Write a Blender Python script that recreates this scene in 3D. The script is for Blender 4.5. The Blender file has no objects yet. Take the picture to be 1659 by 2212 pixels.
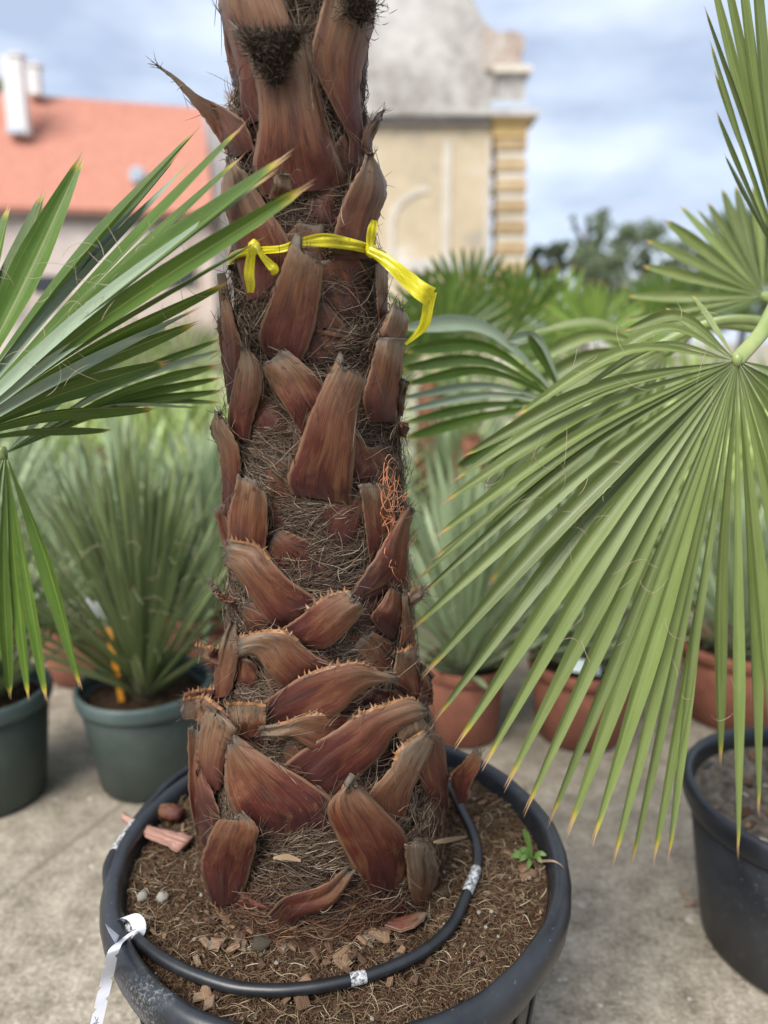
import bpy, math, random
import numpy as np
from mathutils import Vector
random.seed(7); RNG = np.random.default_rng(7)
S = bpy.context.scene; COL = S.collection
rad = math.radians

# ------------------------------------------------------------------ camera, sky, sun, exposure
F = 1597.0; W2, H2 = 829.5, 1106.0; PITCH = rad(13); CAMH = 1.25
cam_d = bpy.data.cameras.new('camera'); cam = bpy.data.objects.new('camera', cam_d); COL.objects.link(cam)
cam.location = (0, 0, CAMH); cam.rotation_euler = (rad(90) - PITCH, 0, 0)
cam_d.sensor_fit = 'VERTICAL'; cam_d.sensor_height = 36; cam_d.sensor_width = 27; cam_d.lens = 36 * F / 2212
cam_d.clip_start = 0.02; cam_d.clip_end = 2000
cam_d.dof.use_dof = True; cam_d.dof.focus_distance = 0.92; cam_d.dof.aperture_fstop = 2.0
S.camera = cam
S.view_settings.view_transform = 'Standard'; S.view_settings.look = 'None'
S.view_settings.gamma = 1; S.view_settings.exposure = 1.1
SUN_EL, SUN_AZ = rad(52), rad(215)          # azimuth clockwise from +Y: behind and left of the camera
wd = bpy.data.worlds.new('World'); S.world = wd; wd.use_nodes = True
def world():
    nt = wd.node_tree; nt.nodes.clear(); N = nt.nodes.new; L = nt.links.new
    out = N('ShaderNodeOutputWorld'); mix = N('ShaderNodeMixShader')
    b1 = N('ShaderNodeBackground'); b2 = N('ShaderNodeBackground')
    sky = N('ShaderNodeTexSky'); sky.sky_type = 'NISHITA'; sky.sun_disc = False
    sky.sun_elevation = SUN_EL; sky.sun_rotation = SUN_AZ
    b1.inputs[1].default_value = 0.1; L(sky.outputs[0], b1.inputs[0])
    tc = N('ShaderNodeTexCoord'); mp = N('ShaderNodeMapping'); mp.inputs['Scale'].default_value = (1, 1, 2.6)
    L(tc.outputs['Generated'], mp.inputs[0])
    n1 = N('ShaderNodeTexNoise'); n1.inputs['Scale'].default_value = 2.6; n1.inputs['Detail'].default_value = 5; n1.inputs['Roughness'].default_value = .5
    n1.inputs['Distortion'].default_value = .4
    L(mp.outputs[0], n1.inputs['Vector'])
    n2 = N('ShaderNodeTexNoise'); n2.inputs['Scale'].default_value = 4.2; n2.inputs['Detail'].default_value = 4
    L(mp.outputs[0], n2.inputs['Vector'])
    r1 = N('ShaderNodeValToRGB'); r1.color_ramp.elements[0].position = .36; r1.color_ramp.elements[1].position = .6
    r1.color_ramp.elements[0].color = (.82,) * 3 + (1,); r1.color_ramp.elements[1].color = (.98,) * 3 + (1,)
    L(n1.outputs[0], r1.inputs[0])
    r2 = N('ShaderNodeValToRGB'); e = r2.color_ramp.elements
    e[0].position = .36; e[0].color = (.30, .36, .475, 1); e[1].position = .66; e[1].color = (.55, .61, .71, 1)
    L(n2.outputs[0], r2.inputs[0]); L(r2.outputs[0], b2.inputs[0]); b2.inputs[1].default_value = .84
    L(r1.outputs[0], mix.inputs[0]); L(b1.outputs[0], mix.inputs[1]); L(b2.outputs[0], mix.inputs[2]); L(mix.outputs[0], out.inputs[0])
world()
sl = bpy.data.lights.new('sun', 'SUN'); sl.energy = 2.9; sl.angle = rad(34); sl.color = (1, .95, .88)
so = bpy.data.objects.new('sun', sl); COL.objects.link(so)
sd = Vector((math.sin(SUN_AZ) * math.cos(SUN_EL), math.cos(SUN_AZ) * math.cos(SUN_EL), math.sin(SUN_EL)))
so.rotation_euler = sd.to_track_quat('Z', 'Y').to_euler(); so.location = (0, 0, 20)

# ------------------------------------------------------------------ photograph -> space helpers (2212-px-high picture units)
CP, SP = math.cos(PITCH), math.sin(PITCH); C0 = np.array([0, 0, CAMH])
def ray(x, y):
    cx = (np.asarray(x, float) - W2) / F; cy = (H2 - np.asarray(y, float)) / F
    return np.stack([cx, CP + cy * SP, -SP + cy * CP], -1)
def at(x, y, Y):
    d = ray(x, y); return Vector(C0 + d * (Y / d[1]))
def on_z(x, y, z):
    d = ray(x, y); return Vector(C0 + d * ((z - CAMH) / d[2]))
TY = 1.0
SIL = [(-420, 505, 775), (0, 505, 783), (200, 508, 788), (480, 508, 808), (700, 500, 845), (900, 490, 868), (1200, 490, 884), (1400, 478, 902), (1650, 440, 955), (1900, 435, 960), (2050, 435, 960)]
_z, _x, _r = [], [], []
for (y, xl, xr) in SIL:
    xl, xr = xl + 13, xr - 13
    dl, dr = ray(xl, y), ray(xr, y)
    al, ar = math.atan2(dl[0], dl[1]), math.atan2(dr[0], dr[1])
    c, h = (al + ar) / 2, (ar - al) / 2
    D = TY / math.cos(c); dm = ray((xl + xr) / 2, y)
    _z.append(CAMH + dm[2] / math.hypot(dm[0], dm[1]) * D * math.cos(h)); _x.append(D * math.sin(c)); _r.append(D * math.sin(h))
_o = np.argsort(_z); _z = np.array(_z)[_o]; _x = np.array(_x)[_o]; _r = np.array(_r)[_o]
def TR(z): return np.interp(z, _z, _r)
def TX(z): return np.interp(z, _z, _x)
def hit(x, y, lift, toward=0.0):
    """where the line through picture point x,y meets the palm trunk grown by lift; beside the trunk: its nearest point to the axis"""
    d = ray(x, y); lift = np.asarray(lift, float)
    a = d[..., 0] ** 2 + d[..., 1] ** 2
    t = (TY - .1) / d[..., 1]
    for _ in range(8):
        z = CAMH + d[..., 2] * t
        X, R = TX(z), TR(z) + lift
        b = -2 * (d[..., 0] * X + d[..., 1] * TY); c = X * X + TY * TY - R * R
        disc = b * b - 4 * a * c
        t = np.where(disc > 0, (-b - np.sqrt(np.maximum(disc, 0))) / (2 * a), -b / (2 * a))
    miss = disc <= 0
    t = t - np.where(miss, toward, 0) / np.sqrt(1 + 0 * a)
    return C0 + d * t[..., None]
CR = {'A': (324, 0, .3906), 'B': (378, 486, .3906), 'C': (378, 1026, .3906), 'D': (162, 1458, .651), 'V': (0, 0, 1)}
def cv(k, x, y): ox, oy, s = CR[k]; return x * s + ox, y * s + oy

# ------------------------------------------------------------------ materials
MATS = {}
class NT:
    def __init__(s, name, rough=.6, spec=.5):
        s.m = bpy.data.materials.new(name); s.m.use_nodes = True; s.t = s.m.node_tree; s.t.nodes.clear()
        s.out = s.N('ShaderNodeOutputMaterial'); s.b = s.N('ShaderNodeBsdfPrincipled'); s.L(s.b.outputs[0], s.out.inputs[0])
        s.b.inputs['Roughness'].default_value = rough; s.b.inputs['Specular IOR Level'].default_value = spec
        MATS[name] = s.m
    def N(s, k): return s.t.nodes.new(k)
    def L(s, a, b): s.t.links.new(a, b)
    def co(s, kind='Object', scale=(1, 1, 1), loc=None):
        tc = s.N('ShaderNodeTexCoord'); mp = s.N('ShaderNodeMapping'); mp.inputs['Scale'].default_value = scale
        s.L(tc.outputs[kind], mp.inputs[0])
        if loc is not None:
            cb = s.N('ShaderNodeCombineXYZ'); s.L(loc, cb.inputs[2]); s.L(loc, cb.inputs[0]); s.L(cb.outputs[0], mp.inputs['Location'])
        return mp.outputs[0]
    def noise(s, vec, scale, detail=3, rough=.5, dist=0):
        n = s.N('ShaderNodeTexNoise'); n.inputs['Scale'].default_value = scale; n.inputs['Detail'].default_value = detail
        n.inputs['Roughness'].default_value = rough; n.inputs['Distortion'].default_value = dist; s.L(vec, n.inputs['Vector']); return n.outputs[0]
    def ramp(s, fac, stops):
        r = s.N('ShaderNodeValToRGB'); e = r.color_ramp.elements
        while len(e) < len(stops): e.new(.5)
        for el, (p, c) in zip(e, stops):
            el.position = p; el.color = (c, c, c, 1) if isinstance(c, (int, float)) else tuple(c) + (1,)
        s.L(fac, r.inputs[0]); return r.outputs[0]
    def math(s, op, a, b=None, c=None):
        n = s.N('ShaderNodeMath'); n.operation = op
        for i, v in enumerate((a, b, c)):
            if v is None: continue
            if isinstance(v, (int, float)): n.inputs[i].default_value = v
            else: s.L(v, n.inputs[i])
        return n.outputs[0]
    def mix(s, fac, a, b, mode='MIX'):
        n = s.N('ShaderNodeMix'); n.data_type = 'RGBA'; n.blend_type = mode
        for k, v in ((0, fac), (6, a), (7, b)):
            if isinstance(v, (int, float)): n.inputs[k].default_value = v
            elif isinstance(v, tuple): n.inputs[k].default_value = v + (1,)
            else: s.L(v, n.inputs[k])
        return n.outputs[2]
    def col(s, c):
        if isinstance(c, tuple): s.b.inputs['Base Color'].default_value = c + (1,)
        else: s.L(c, s.b.inputs['Base Color'])
    def bump(s, h, strength=.3, dist=.002):
        b = s.N('ShaderNodeBump'); b.inputs['Strength'].default_value = strength; b.inputs['Distance'].default_value = dist
        s.L(h, b.inputs['Height']); s.L(b.outputs[0], s.b.inputs['Normal'])
    def info(s, k): n = s.N('ShaderNodeObjectInfo'); return n.outputs[k]
    def attr(s, k): n = s.N('ShaderNodeAttribute'); n.attribute_name = k; return n.outputs['Fac']
    def sep(s, v): n = s.N('ShaderNodeSeparateXYZ'); s.L(v, n.inputs[0]); return n.outputs
    def translucent(s, colour, fac):
        t = s.N('ShaderNodeBsdfTranslucent'); m = s.N('ShaderNodeMixShader'); m.inputs[0].default_value = fac
        s.L(colour, t.inputs[0]); s.L(s.b.outputs[0], m.inputs[1]); s.L(t.outputs[0], m.inputs[2]); s.L(m.outputs[0], s.out.inputs[0])

def mats():
    # leaf base of the palm: maroon at the foot, brown in the middle, weathered tan at the cut end, grain along its length
    n = NT('leaf_base', .42, .27)
    oi = n.N('ShaderNodeObjectInfo'); rnd = n.math('MULTIPLY', oi.outputs['Random'], 40)
    oc = n.N('ShaderNodeSeparateColor'); n.L(oi.outputs['Color'], oc.inputs[0])
    uvw = n.N('ShaderNodeTexCoord').outputs['UV']; u, v, _ = n.sep(uvw)
    fine = n.noise(n.co('UV', (84, 1.3, 1), rnd), 1.5, 3, .55, .06)
    broad = n.noise(n.co('UV', (12, .9, 1), rnd), 1.3, 3, .5, .15)
    blot = n.noise(n.co('UV', (3.2, 3.5, 1), rnd), 1.4, 5, .6, .5)
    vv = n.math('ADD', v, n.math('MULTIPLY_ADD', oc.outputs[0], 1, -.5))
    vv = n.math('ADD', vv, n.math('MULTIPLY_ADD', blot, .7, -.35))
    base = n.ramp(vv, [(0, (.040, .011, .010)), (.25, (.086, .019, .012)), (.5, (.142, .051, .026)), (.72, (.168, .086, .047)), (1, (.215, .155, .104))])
    hue = n.noise(n.co('UV', (2.2, 1.6, 1), rnd), 1.9, 4, .55, .6)
    base = n.mix(n.ramp(hue, [(.54, 0), (.74, .6)]), base, (.225, .105, .044)); base = n.mix(n.ramp(hue, [(.28, .75), (.45, 0)]), base, (.074, .032, .024))
    k = n.ramp(fine, [(.28, .58), (.5, .97), (.75, 1.38)]); k2 = n.ramp(broad, [(.3, .80), (.55, 1.02), (.75, 1.16)])
    hair = n.noise(n.co('UV', (150, 2.2, 1), rnd), 1.2, 2, .5, .1); k3 = n.ramp(hair, [(.3, .72), (.5, 1), (.7, 1.25)])
    c = n.mix(1, n.mix(1, n.mix(1, base, k, 'MULTIPLY'), k2, 'MULTIPLY'), k3, 'MULTIPLY')
    dark = n.ramp(n.noise(n.co('UV', (4, 1.6, 1), rnd), 2.3, 4, .6, .8), [(.56, 0), (.70, .75)])
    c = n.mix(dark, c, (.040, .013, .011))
    crack = n.ramp(n.noise(n.co('UV', (70, .8, 1), rnd), 1.1, 3, .5, .05), [(.31, .8), (.35, 0)])
    c = n.mix(crack, c, (.018, .011, .009))
    speck = n.ramp(n.noise(n.co('UV', (40, 34, 1), rnd), 2.2, 3, .6), [(.68, 0), (.74, .7)]); c = n.mix(speck, c, (.05, .032, .024))
    pale = n.ramp(n.noise(n.co('UV', (16, 7, 1), rnd), 2.0, 6, .75), [(.60, 0), (.74, .5)])
    c = n.mix(pale, c, (.27, .205, .145))
    edge = n.math('MULTIPLY', n.math('SUBTRACT', u, .5), 2); edge = n.math('ABSOLUTE', edge)
    c = n.mix(n.ramp(n.math('ADD', edge, n.math('MULTIPLY', fine, .12)), [(.93, 0), (1.06, .6)]), c, (.24, .145, .085))
    c = n.mix(n.ramp(n.math('ADD', v, n.math('MULTIPLY', fine, .06)), [(.955, 0), (1.02, .85)]), c, (.10, .083, .066))
    g = n.N('ShaderNodeCombineColor'); b2 = n.math('MULTIPLY', oc.outputs[1], 1.66)
    for i in range(3): n.L(b2, g.inputs[i])
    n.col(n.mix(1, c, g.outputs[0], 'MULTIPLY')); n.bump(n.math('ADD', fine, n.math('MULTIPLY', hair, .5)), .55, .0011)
    n.L(n.ramp(blot, [(.3, .38), (.7, .66)]), n.b.inputs['Roughness'])
    # cut ends / torn felt
    n = NT('felt', .95, .1); a = n.attr('tone'); n.col(n.ramp(a, [(0, (.020, .015, .012)), (.6, (.060, .045, .035)), (1, (.17, .13, .09))]))
    n = NT('spine', .5); n.col(n.ramp(n.noise(n.co('Object', (1, 1, 1)), 90, 3), [(.3, (.13, .055, .024)), (.7, (.30, .15, .060))]))
    # hair-like fibre, tone runs along the strands
    n = NT('fibre', .75, .2); a = n.attr('tone'); n.col(n.ramp(a, [(0, (.024, .015, .011)), (.35, (.075, .050, .035)), (.7, (.150, .106, .074)), (.92, (.26, .20, .14)), (1, (.38, .31, .23))]))
    n = NT('fibre_red', .75, .2); a = n.attr('tone'); n.col(n.ramp(a, [(0, (.025, .011, .007)), (.5, (.085, .038, .022)), (.85, (.17, .085, .048)), (1, (.28, .18, .11))]))
    n = NT('straw', .8, .2); a = n.attr('tone'); n.col(n.ramp(a, [(0, (.034, .021, .012)), (.4, (.108, .070, .041)), (.8, (.225, .163, .096)), (1, (.43, .36, .25))]))
    n = NT('trunk_core', .9, .1); v = n.co('Object', (1, 1, 3.2)); f = n.noise(v, 60, 6, .7, .6)
    n.col(n.ramp(f, [(.3, (.014, .007, .006)), (.55, (.045, .024, .017)), (.8, (.10, .055, .038))])); n.bump(f, .9, .006)
    # leaves
    for nm, cs, tr in (('frond', ((.092, .130, .030), (.145, .190, .055), (.205, .250, .090)), .22), ('frond_dark', ((.036, .075, .007), (.064, .122, .012), (.105, .175, .026)), .25), ('frond_lime', ((.13, .21, .03), (.19, .29, .05), (.26, .36, .09)), .35), ('frond_pale', ((.18, .25, .17), (.26, .33, .23), (.36, .42, .31)), .18)):
        n = NT(nm, .36, .42); uvw = n.N('ShaderNodeTexCoord').outputs['UV']; u, v, _ = n.sep(uvw)
        rnd = n.math('MULTIPLY', n.info('Random'), 30)
        ln = n.noise(n.co('UV', (34, .5, 1), rnd), 1.5, 2, .5); bl = n.noise(n.co('UV', (1.5, 5, 1), rnd), 1.2, 4, .6)
        c = n.ramp(n.math('ADD', n.math('MULTIPLY', ln, .55), n.math('MULTIPLY', bl, .45)), [(.3, cs[0]), (.5, cs[1]), (.72, cs[2])])
        rb = n.math('ABSOLUTE', n.math('SUBTRACT', u, .5)); c = n.mix(n.ramp(rb, [(.0, .8), (.035, 0)]), c, (.26, .29, .09))
        c = n.mix(n.ramp(rb, [(.475, 0), (.5, .6)]), c, (.22, .24, .08))
        vt = n.math('ADD', v, n.math('MULTIPLY_ADD', bl, .10, -.05))
        c = n.mix(n.ramp(vt, [(.925, 0), (.965, .9)]), c, (.36, .29, .025)); c = n.mix(n.ramp(vt, [(.972, 0), (.98, 1)]), c, (.40, .25, .13))
        spot = n.noise(n.co('UV', (9, 60, 1), rnd), 1.2, 3); c = n.mix(n.ramp(spot, [(.70, 0), (.78, .5)]), c, (.30, .27, .06))
        vr = n.ramp(n.info('Random'), [(0, .72), (.5, 1.0), (1, 1.22)]); c = n.mix(1, c, vr, 'MULTIPLY')
        n.col(c); n.bump(ln, .35, .0012); n.translucent(c, tr)
    n = NT('petiole', .4); n.col(n.ramp(n.noise(n.co('Object', (1, 1, 1)), 25, 3), [(.3, (.17, .23, .07)), (.7, (.27, .32, .12))]))
    for nm, cs in (('yucca', ((.065, .095, .030), (.140, .190, .065), (.25, .31, .13))), ('yucca_blue', ((.17, .24, .12), (.27, .35, .19), (.40, .47, .29))), ('yucca_lime', ((.26, .36, .09), (.37, .48, .15), (.48, .57, .24)))):
        n = NT(nm, .5, .35); rnd = n.math('MULTIPLY', n.info('Random'), 30)
        u, v, _ = n.sep(n.N('ShaderNodeTexCoord').outputs['UV'])
        c = n.ramp(n.noise(n.co('UV', (7, 1.5, 1), rnd), 1.5, 3), [(.3, cs[0]), (.5, cs[1]), (.7, cs[2])])
        c = n.mix(n.ramp(v, [(.93, 0), (.98, .8)]), c, (.16, .10, .07)); c = n.mix(n.ramp(v, [(0, .6), (.12, 0)]), c, (.25, .24, .15))
        e = n.math('ABSOLUTE', n.math('SUBTRACT', u, .5)); c = n.mix(n.ramp(e, [(.40, 0), (.5, .55)]), c, (.40, .40, .30))
        n.col(c); n.translucent(c, .15)
    for nm, cs in (('tree_leaf', ((.13, .17, .10), (.20, .25, .15), (.29, .34, .22))), ('tree_leaf_lime', ((.10, .17, .03), (.15, .24, .05), (.22, .32, .08)))):
        n = NT(nm, .6, .2); c = n.ramp(n.attr('tone'), [(0, cs[0]), (.5, cs[1]), (1, cs[2])]); n.col(c); n.translucent(c, .45)
    n = NT('bark', .9, .1); f = n.noise(n.co('Object', (4, 4, 1)), 3, 4); n.col(n.ramp(f, [(.3, (.05, .038, .028)), (.7, (.14, .11, .085))]))
    n = NT('palm_bark', .9, .1); f = n.noise(n.co('Object', (1, 1, 2)), 22, 5); n.col(n.ramp(f, [(.3, (.05, .022, .014)), (.5, (.15, .065, .04)), (.7, (.25, .12, .07))])); n.bump(f, .8, .02)
    # plastics and ground
    def plastic(nm, a, b, rough, sc=14):
        n = NT(nm, rough, .5); v = n.co('Object'); f = n.noise(v, sc, 5, .6); g = n.noise(v, 220, 4, .6)
        sp = n.ramp(n.noise(v, 120, 2, .5), [(.64 if 'dusty' in nm else .69, 0), (.74, .45 if 'dusty' in nm else .35)])
        c = n.mix(sp, n.ramp(f, [(.35, a), (.7, b)]), tuple(min(1, x * 3 + .05) for x in b))
        n.col(c); n.bump(g, .12, .001); n.L(n.ramp(f, [(.3, rough - .08), (.7, rough + .14)]), n.b.inputs['Roughness'])
        return n
    plastic('pot_black', (.012, .0135, .017), (.022, .025, .031), .36)
    n = plastic('pot_rim_worn', (.012, .0135, .017), (.024, .027, .033), .34)
    v = n.co('Object'); patch = n.ramp(n.noise(v, 7, 3, .5), [(.56, 0), (.66, 1)]); grit = n.ramp(n.noise(v, 230, 6, .8), [(.50, 0), (.60, 1)]); rub = n.ramp(n.noise(n.co('Object', (1, 1, .3)), 45, 5, .75), [(.60, 0), (.75, .35)])
    src = n.b.inputs['Base Color'].links[0].from_socket; n.col(n.mix(rub, n.mix(n.math('MULTIPLY', patch, n.math('MULTIPLY', grit, .75)), src, (.26, .265, .27)), (.07, .074, .082)))
    plastic('pot_black_dusty', (.014, .016, .020), (.035, .038, .044), .45, 6)
    plastic('pot_green', (.032, .046, .040), (.055, .070, .060), .5, 6)
    plastic('pot_green_rim', (.055, .085, .082), (.085, .118, .112), .42, 6)
    plastic('terracotta', (.185, .066, .040), (.29, .108, .064), .75, 8)
    n = NT('hose', .38); v = n.co('Object'); n.col(n.ramp(n.noise(v, 30, 4), [(.4, (.010, .011, .013)), (.75, (.022, .024, .028))])); n.bump(n.noise(v, 150, 2), .1, .001)
    n = NT('paint_mark', .8); f = n.noise(n.co('Object', (1, 1, 1)), 210, 4, .7); n.col(n.ramp(f, [(.38, (.02, .02, .022)), (.56, (.40, .41, .42)), (.75, (.66, .67, .68))])); n.bump(f, .3, .001)
    n = NT('soil', .95, .1); v = n.co('Object'); f = n.noise(v, 55, 7, .72); g = n.noise(v, 7, 3)
    c = n.ramp(f, [(.3, (.018, .010, .006)), (.5, (.060, .037, .023)), (.68, (.13, .085, .05)), (.85, (.23, .165, .10))]); c = n.mix(n.ramp(g, [(.4, .0), (.65, .6)]), c, (.055, .034, .02))
    n.col(c); n.bump(f, 1, .012)
    n = NT('soil_grey', .95, .1); v = n.co('Object'); f = n.noise(v, 40, 6, .7)
    n.col(n.ramp(f, [(.3, (.05, .04, .032)), (.55, (.15, .13, .105)), (.8, (.30, .27, .22))])); n.bump(f, 1, .012)
    n = NT('bark_chip', .85, .2); rnd = n.math('MULTIPLY', n.info('Random'), 30); f = n.noise(n.co('Object', (1, 6, 1), rnd), 130, 4, .6)
    tint = n.ramp(n.info('Random'), [(0, (.06, .034, .022)), (.35, (.115, .068, .042)), (.7, (.19, .122, .074)), (1, (.16, .135, .105))])
    n.col(n.mix(1, tint, n.ramp(f, [(.3, .55), (.7, 1.35)]), 'MULTIPLY')); n.bump(f, .6, .003)
    n = NT('perlite', .9, .2); f = n.noise(n.co('Object'), 260, 4, .6); n.col(n.ramp(f, [(.35, (.22, .20, .165)), (.6, (.50, .47, .42))])); n.bump(f, .8, .003)
    n = NT('lime', .9, .2); n.col((.24, .245, .25))
    n = NT('clod', .95, .1); f = n.noise(n.co('Object'), 160, 5, .6); n.col(n.ramp(f, [(.35, (.07, .06, .045)), (.65, (.17, .145, .11))])); n.bump(f, .9, .004)
    n = NT('ground', .93, .15); v = n.co('Object'); a = n.noise(v, 1.3, 5, .6); b = n.noise(v, 14, 6, .7); d = n.noise(v, 90, 5, .7)
    c = n.ramp(n.math('ADD', n.math('MULTIPLY', b, .5), n.math('MULTIPLY', d, .5)), [(.38, (.14, .120, .092)), (.5, (.315, .275, .215)), (.62, (.49, .44, .36))])
    gr = n.noise(v, 340, 3, .6); c = n.mix(1, c, n.ramp(gr, [(.3, .62), (.5, 1), (.7, 1.35)]), 'MULTIPLY')
    wp = n.N('ShaderNodeTexVoronoi'); wp.feature = 'DISTANCE_TO_EDGE'; wp.inputs['Scale'].default_value = 1.1; n.L(n.co('Object', (1, .6, 1)), wp.inputs['Vector']); c = n.mix(n.ramp(wp.outputs['Distance'], [(.004, .5), (.010, 0)]), c, (.10, .085, .065))
    c = n.mix(n.ramp(a, [(.35, .0), (.65, .4)]), c, (.21, .182, .145)); n.col(c); n.bump(n.math('ADD', b, d), .7, .01)
    n = NT('pebble', .9, .2); n.col(n.ramp(n.noise(n.co('Object'), 9, 3), [(.3, (.20, .17, .135)), (.7, (.50, .46, .40))]))
    # ribbon, twine, tag
    n = NT('yellow_film', .22, .6); f = n.noise(n.co('UV', (10, 1, 1)), 2.2, 3); c = n.ramp(f, [(.3, (.56, .49, .006)), (.7, (.84, .76, .03))]); n.col(c); n.translucent(c, .4)
    n = NT('orange_twine', .6); n.col((.62, .25, .12))
    n = NT('tag_white', .35); n.col((.70, .72, .78)); n = NT('ink', .5); n.col((.03, .035, .09))
    n = NT('label_card', .4); n.col((.62, .70, .70)); n = NT('orange_label', .45); n.col((.72, .30, .03))
    n = NT('weed', .5); c = n.ramp(n.noise(n.co('UV', (4, 2, 1)), 2, 3), [(.3, (.06, .12, .022)), (.7, (.13, .21, .055))]); n.col(c); n.translucent(c, .25)
    n = NT('dead_leaf', .8); n.col(n.ramp(n.noise(n.co('Object'), 120, 4), [(.3, (.16, .10, .065)), (.7, (.36, .27, .19))]))
    n = NT('pink_wood', .7); f = n.noise(n.co('UV', (22, 1.2, 1)), 1.6, 4); n.col(n.ramp(f, [(.3, (.14, .060, .045)), (.5, (.30, .155, .115)), (.75, (.52, .36, .28))])); n.bump(f, .8, .003)
    # buildings
    def plaster(nm, stops, big=.25, rough=.9):
        n = NT(nm, rough, .1); v = n.co('Object'); a = n.noise(v, big, 6, .65, .5); b = n.noise(v, big * 9, 5, .7); f = n.math('ADD', n.math('MULTIPLY', a, .6), n.math('MULTIPLY', b, .4))
        n.col(n.ramp(f, stops)); n.bump(b, .4, .05)
    plaster('plaster_ochre', [(.38, (.36, .32, .26)), (.46, (.47, .39, .27)), (.54, (.50, .42, .30)), (.62, (.58, .54, .47))], .22)
    plaster('plaster_grey', [(.38, (.25, .235, .21)), (.5, (.42, .40, .375)), (.62, (.56, .54, .51))], .22)
    plaster('plaster_yellow', [(.34, (.42, .28, .10)), (.5, (.55, .38, .15)), (.68, (.60, .50, .30))], .3)
    plaster('block_dirty', [(.34, (.30, .22, .13)), (.5, (.42, .31, .18)), (.68, (.52, .43, .30))], .5)
    plaster('band_pale', [(.34, (.50, .45, .36)), (.6, (.66, .62, .54))], .5)
    plaster('strip_white', [(.36, (.46, .41, .33)), (.6, (.58, .54, .47))], .4)
    plaster('brick_worn', [(.38, (.27, .16, .12)), (.48, (.36, .28, .235)), (.6, (.48, .43, .385))], .8)
    plaster('plaster_rose', [(.34, (.38, .31, .27)), (.5, (.54, .47, .43)), (.68, (.66, .61, .57))], .2)
    plaster('chimney_white', [(.34, (.55, .54, .53)), (.6, (.68, .67, .66))], .3)
    plaster('stone_dark', [(.34, (.15, .14, .135)), (.6, (.28, .26, .25))], .4)
    n = NT('sheet_lead', .4); n.col((.42, .47, .54))
    n = NT('roof_tile', .85, .2); v = n.co('Object'); w = n.N('ShaderNodeTexWave'); w.bands_direction = 'Z'; w.inputs['Scale'].default_value = 2.2; n.L(v, w.inputs[0])
    f = n.noise(v, 3, 5, .7); n.col(n.ramp(f, [(.3, (.36, .15, .108)), (.7, (.46, .218, .158))])); n.bump(w.outputs[0], .5, .05)
    n = NT('dark_glass', .2); n.col((.03, .032, .036)); n = NT('pale_glass', .25); n.col((.35, .40, .46))
mats()

# ------------------------------------------------------------------ object helpers
def link(name, me, mat, parent=None):
    o = bpy.data.objects.new(name, me); COL.objects.link(o)
    if mat and not me.materials: me.materials.append(MATS[mat] if isinstance(mat, str) else mat)
    if parent is not None: o.parent = parent
    return o
def mesh(name, V, Fc, smooth=True, uv=None, tone=None):
    me = bpy.data.meshes.new(name); me.from_pydata([tuple(map(float, v)) for v in V], [], [tuple(int(i) for i in f) for f in Fc])
    if smooth: me.polygons.foreach_set('use_smooth', [True] * len(me.polygons))
    if uv is not None:
        l = me.uv_layers.new(name='UVMap'); vi = np.empty(len(me.loops), int); me.loops.foreach_get('vertex_index', vi)
        l.data.foreach_set('uv', np.asarray(uv, np.float32)[vi].ravel())
    if tone is not None:
        a = me.attributes.new('tone', 'FLOAT', 'POINT'); a.data.foreach_set('value', np.asarray(tone, np.float32))
    me.update(); return me
def tag(o, label=None, cat=None, group=None, kind=None):
    for k, v in (('label', label), ('category', cat), ('group', group), ('kind', kind)):
        if v: o[k] = v
    return o
def empty(name, loc=(0, 0, 0)):
    o = bpy.data.objects.new(name, None); o.location = loc; o.empty_display_size = .05; COL.objects.link(o); return o
def child(name, me, mat, parent):
    """mesh built in world coordinates, parented to a thing that may stand elsewhere"""
    o = link(name, me, mat, parent); o.location = -Vector(parent.location) if parent.parent is None else (0, 0, 0); return o
def grid_faces(nu, nv, off=0, close_u=False):
    f = []
    for j in range(nv - 1):
        for i in range(nu if close_u else nu - 1):
            a = j * nu + i; b = j * nu + (i + 1) % nu
            f.append((off + a, off + b, off + b + nu, off + a + nu))
    return f
def lathe(prof, n=64, wob=0):
    V = []
    for (r, z) in prof:
        for i in range(n):
            a = 2 * math.pi * i / n; k = 1 + wob * math.sin(3 * a + z * 9)
            V.append((r * k * math.cos(a), r * k * math.sin(a), z))
    return V, grid_faces(n, len(prof), 0, True)
def box(x0, x1, y0, y1, z0, z1, bev=0):
    b = min(bev, (x1 - x0) / 3, (y1 - y0) / 3, (z1 - z0) / 3)
    if b <= 0:
        V = [(x, y, z) for z in (z0, z1) for y in (y0, y1) for x in (x0, x1)]
        return V, [(0, 2, 3, 1), (4, 5, 7, 6), (0, 1, 5, 4), (2, 6, 7, 3), (0, 4, 6, 2), (1, 3, 7, 5)]
    V = []; 
    for (i, z) in ((b, z0), (0, z0 + b), (0, z1 - b), (b, z1)):
        V += [(x0 + i, y0 + i, z), (x1 - i, y0 + i, z), (x1 - i, y1 - i, z), (x0 + i, y1 - i, z)]
    return V, [(3, 2, 1, 0), (12, 13, 14, 15)] + grid_faces(4, 4, 0, True)
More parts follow.
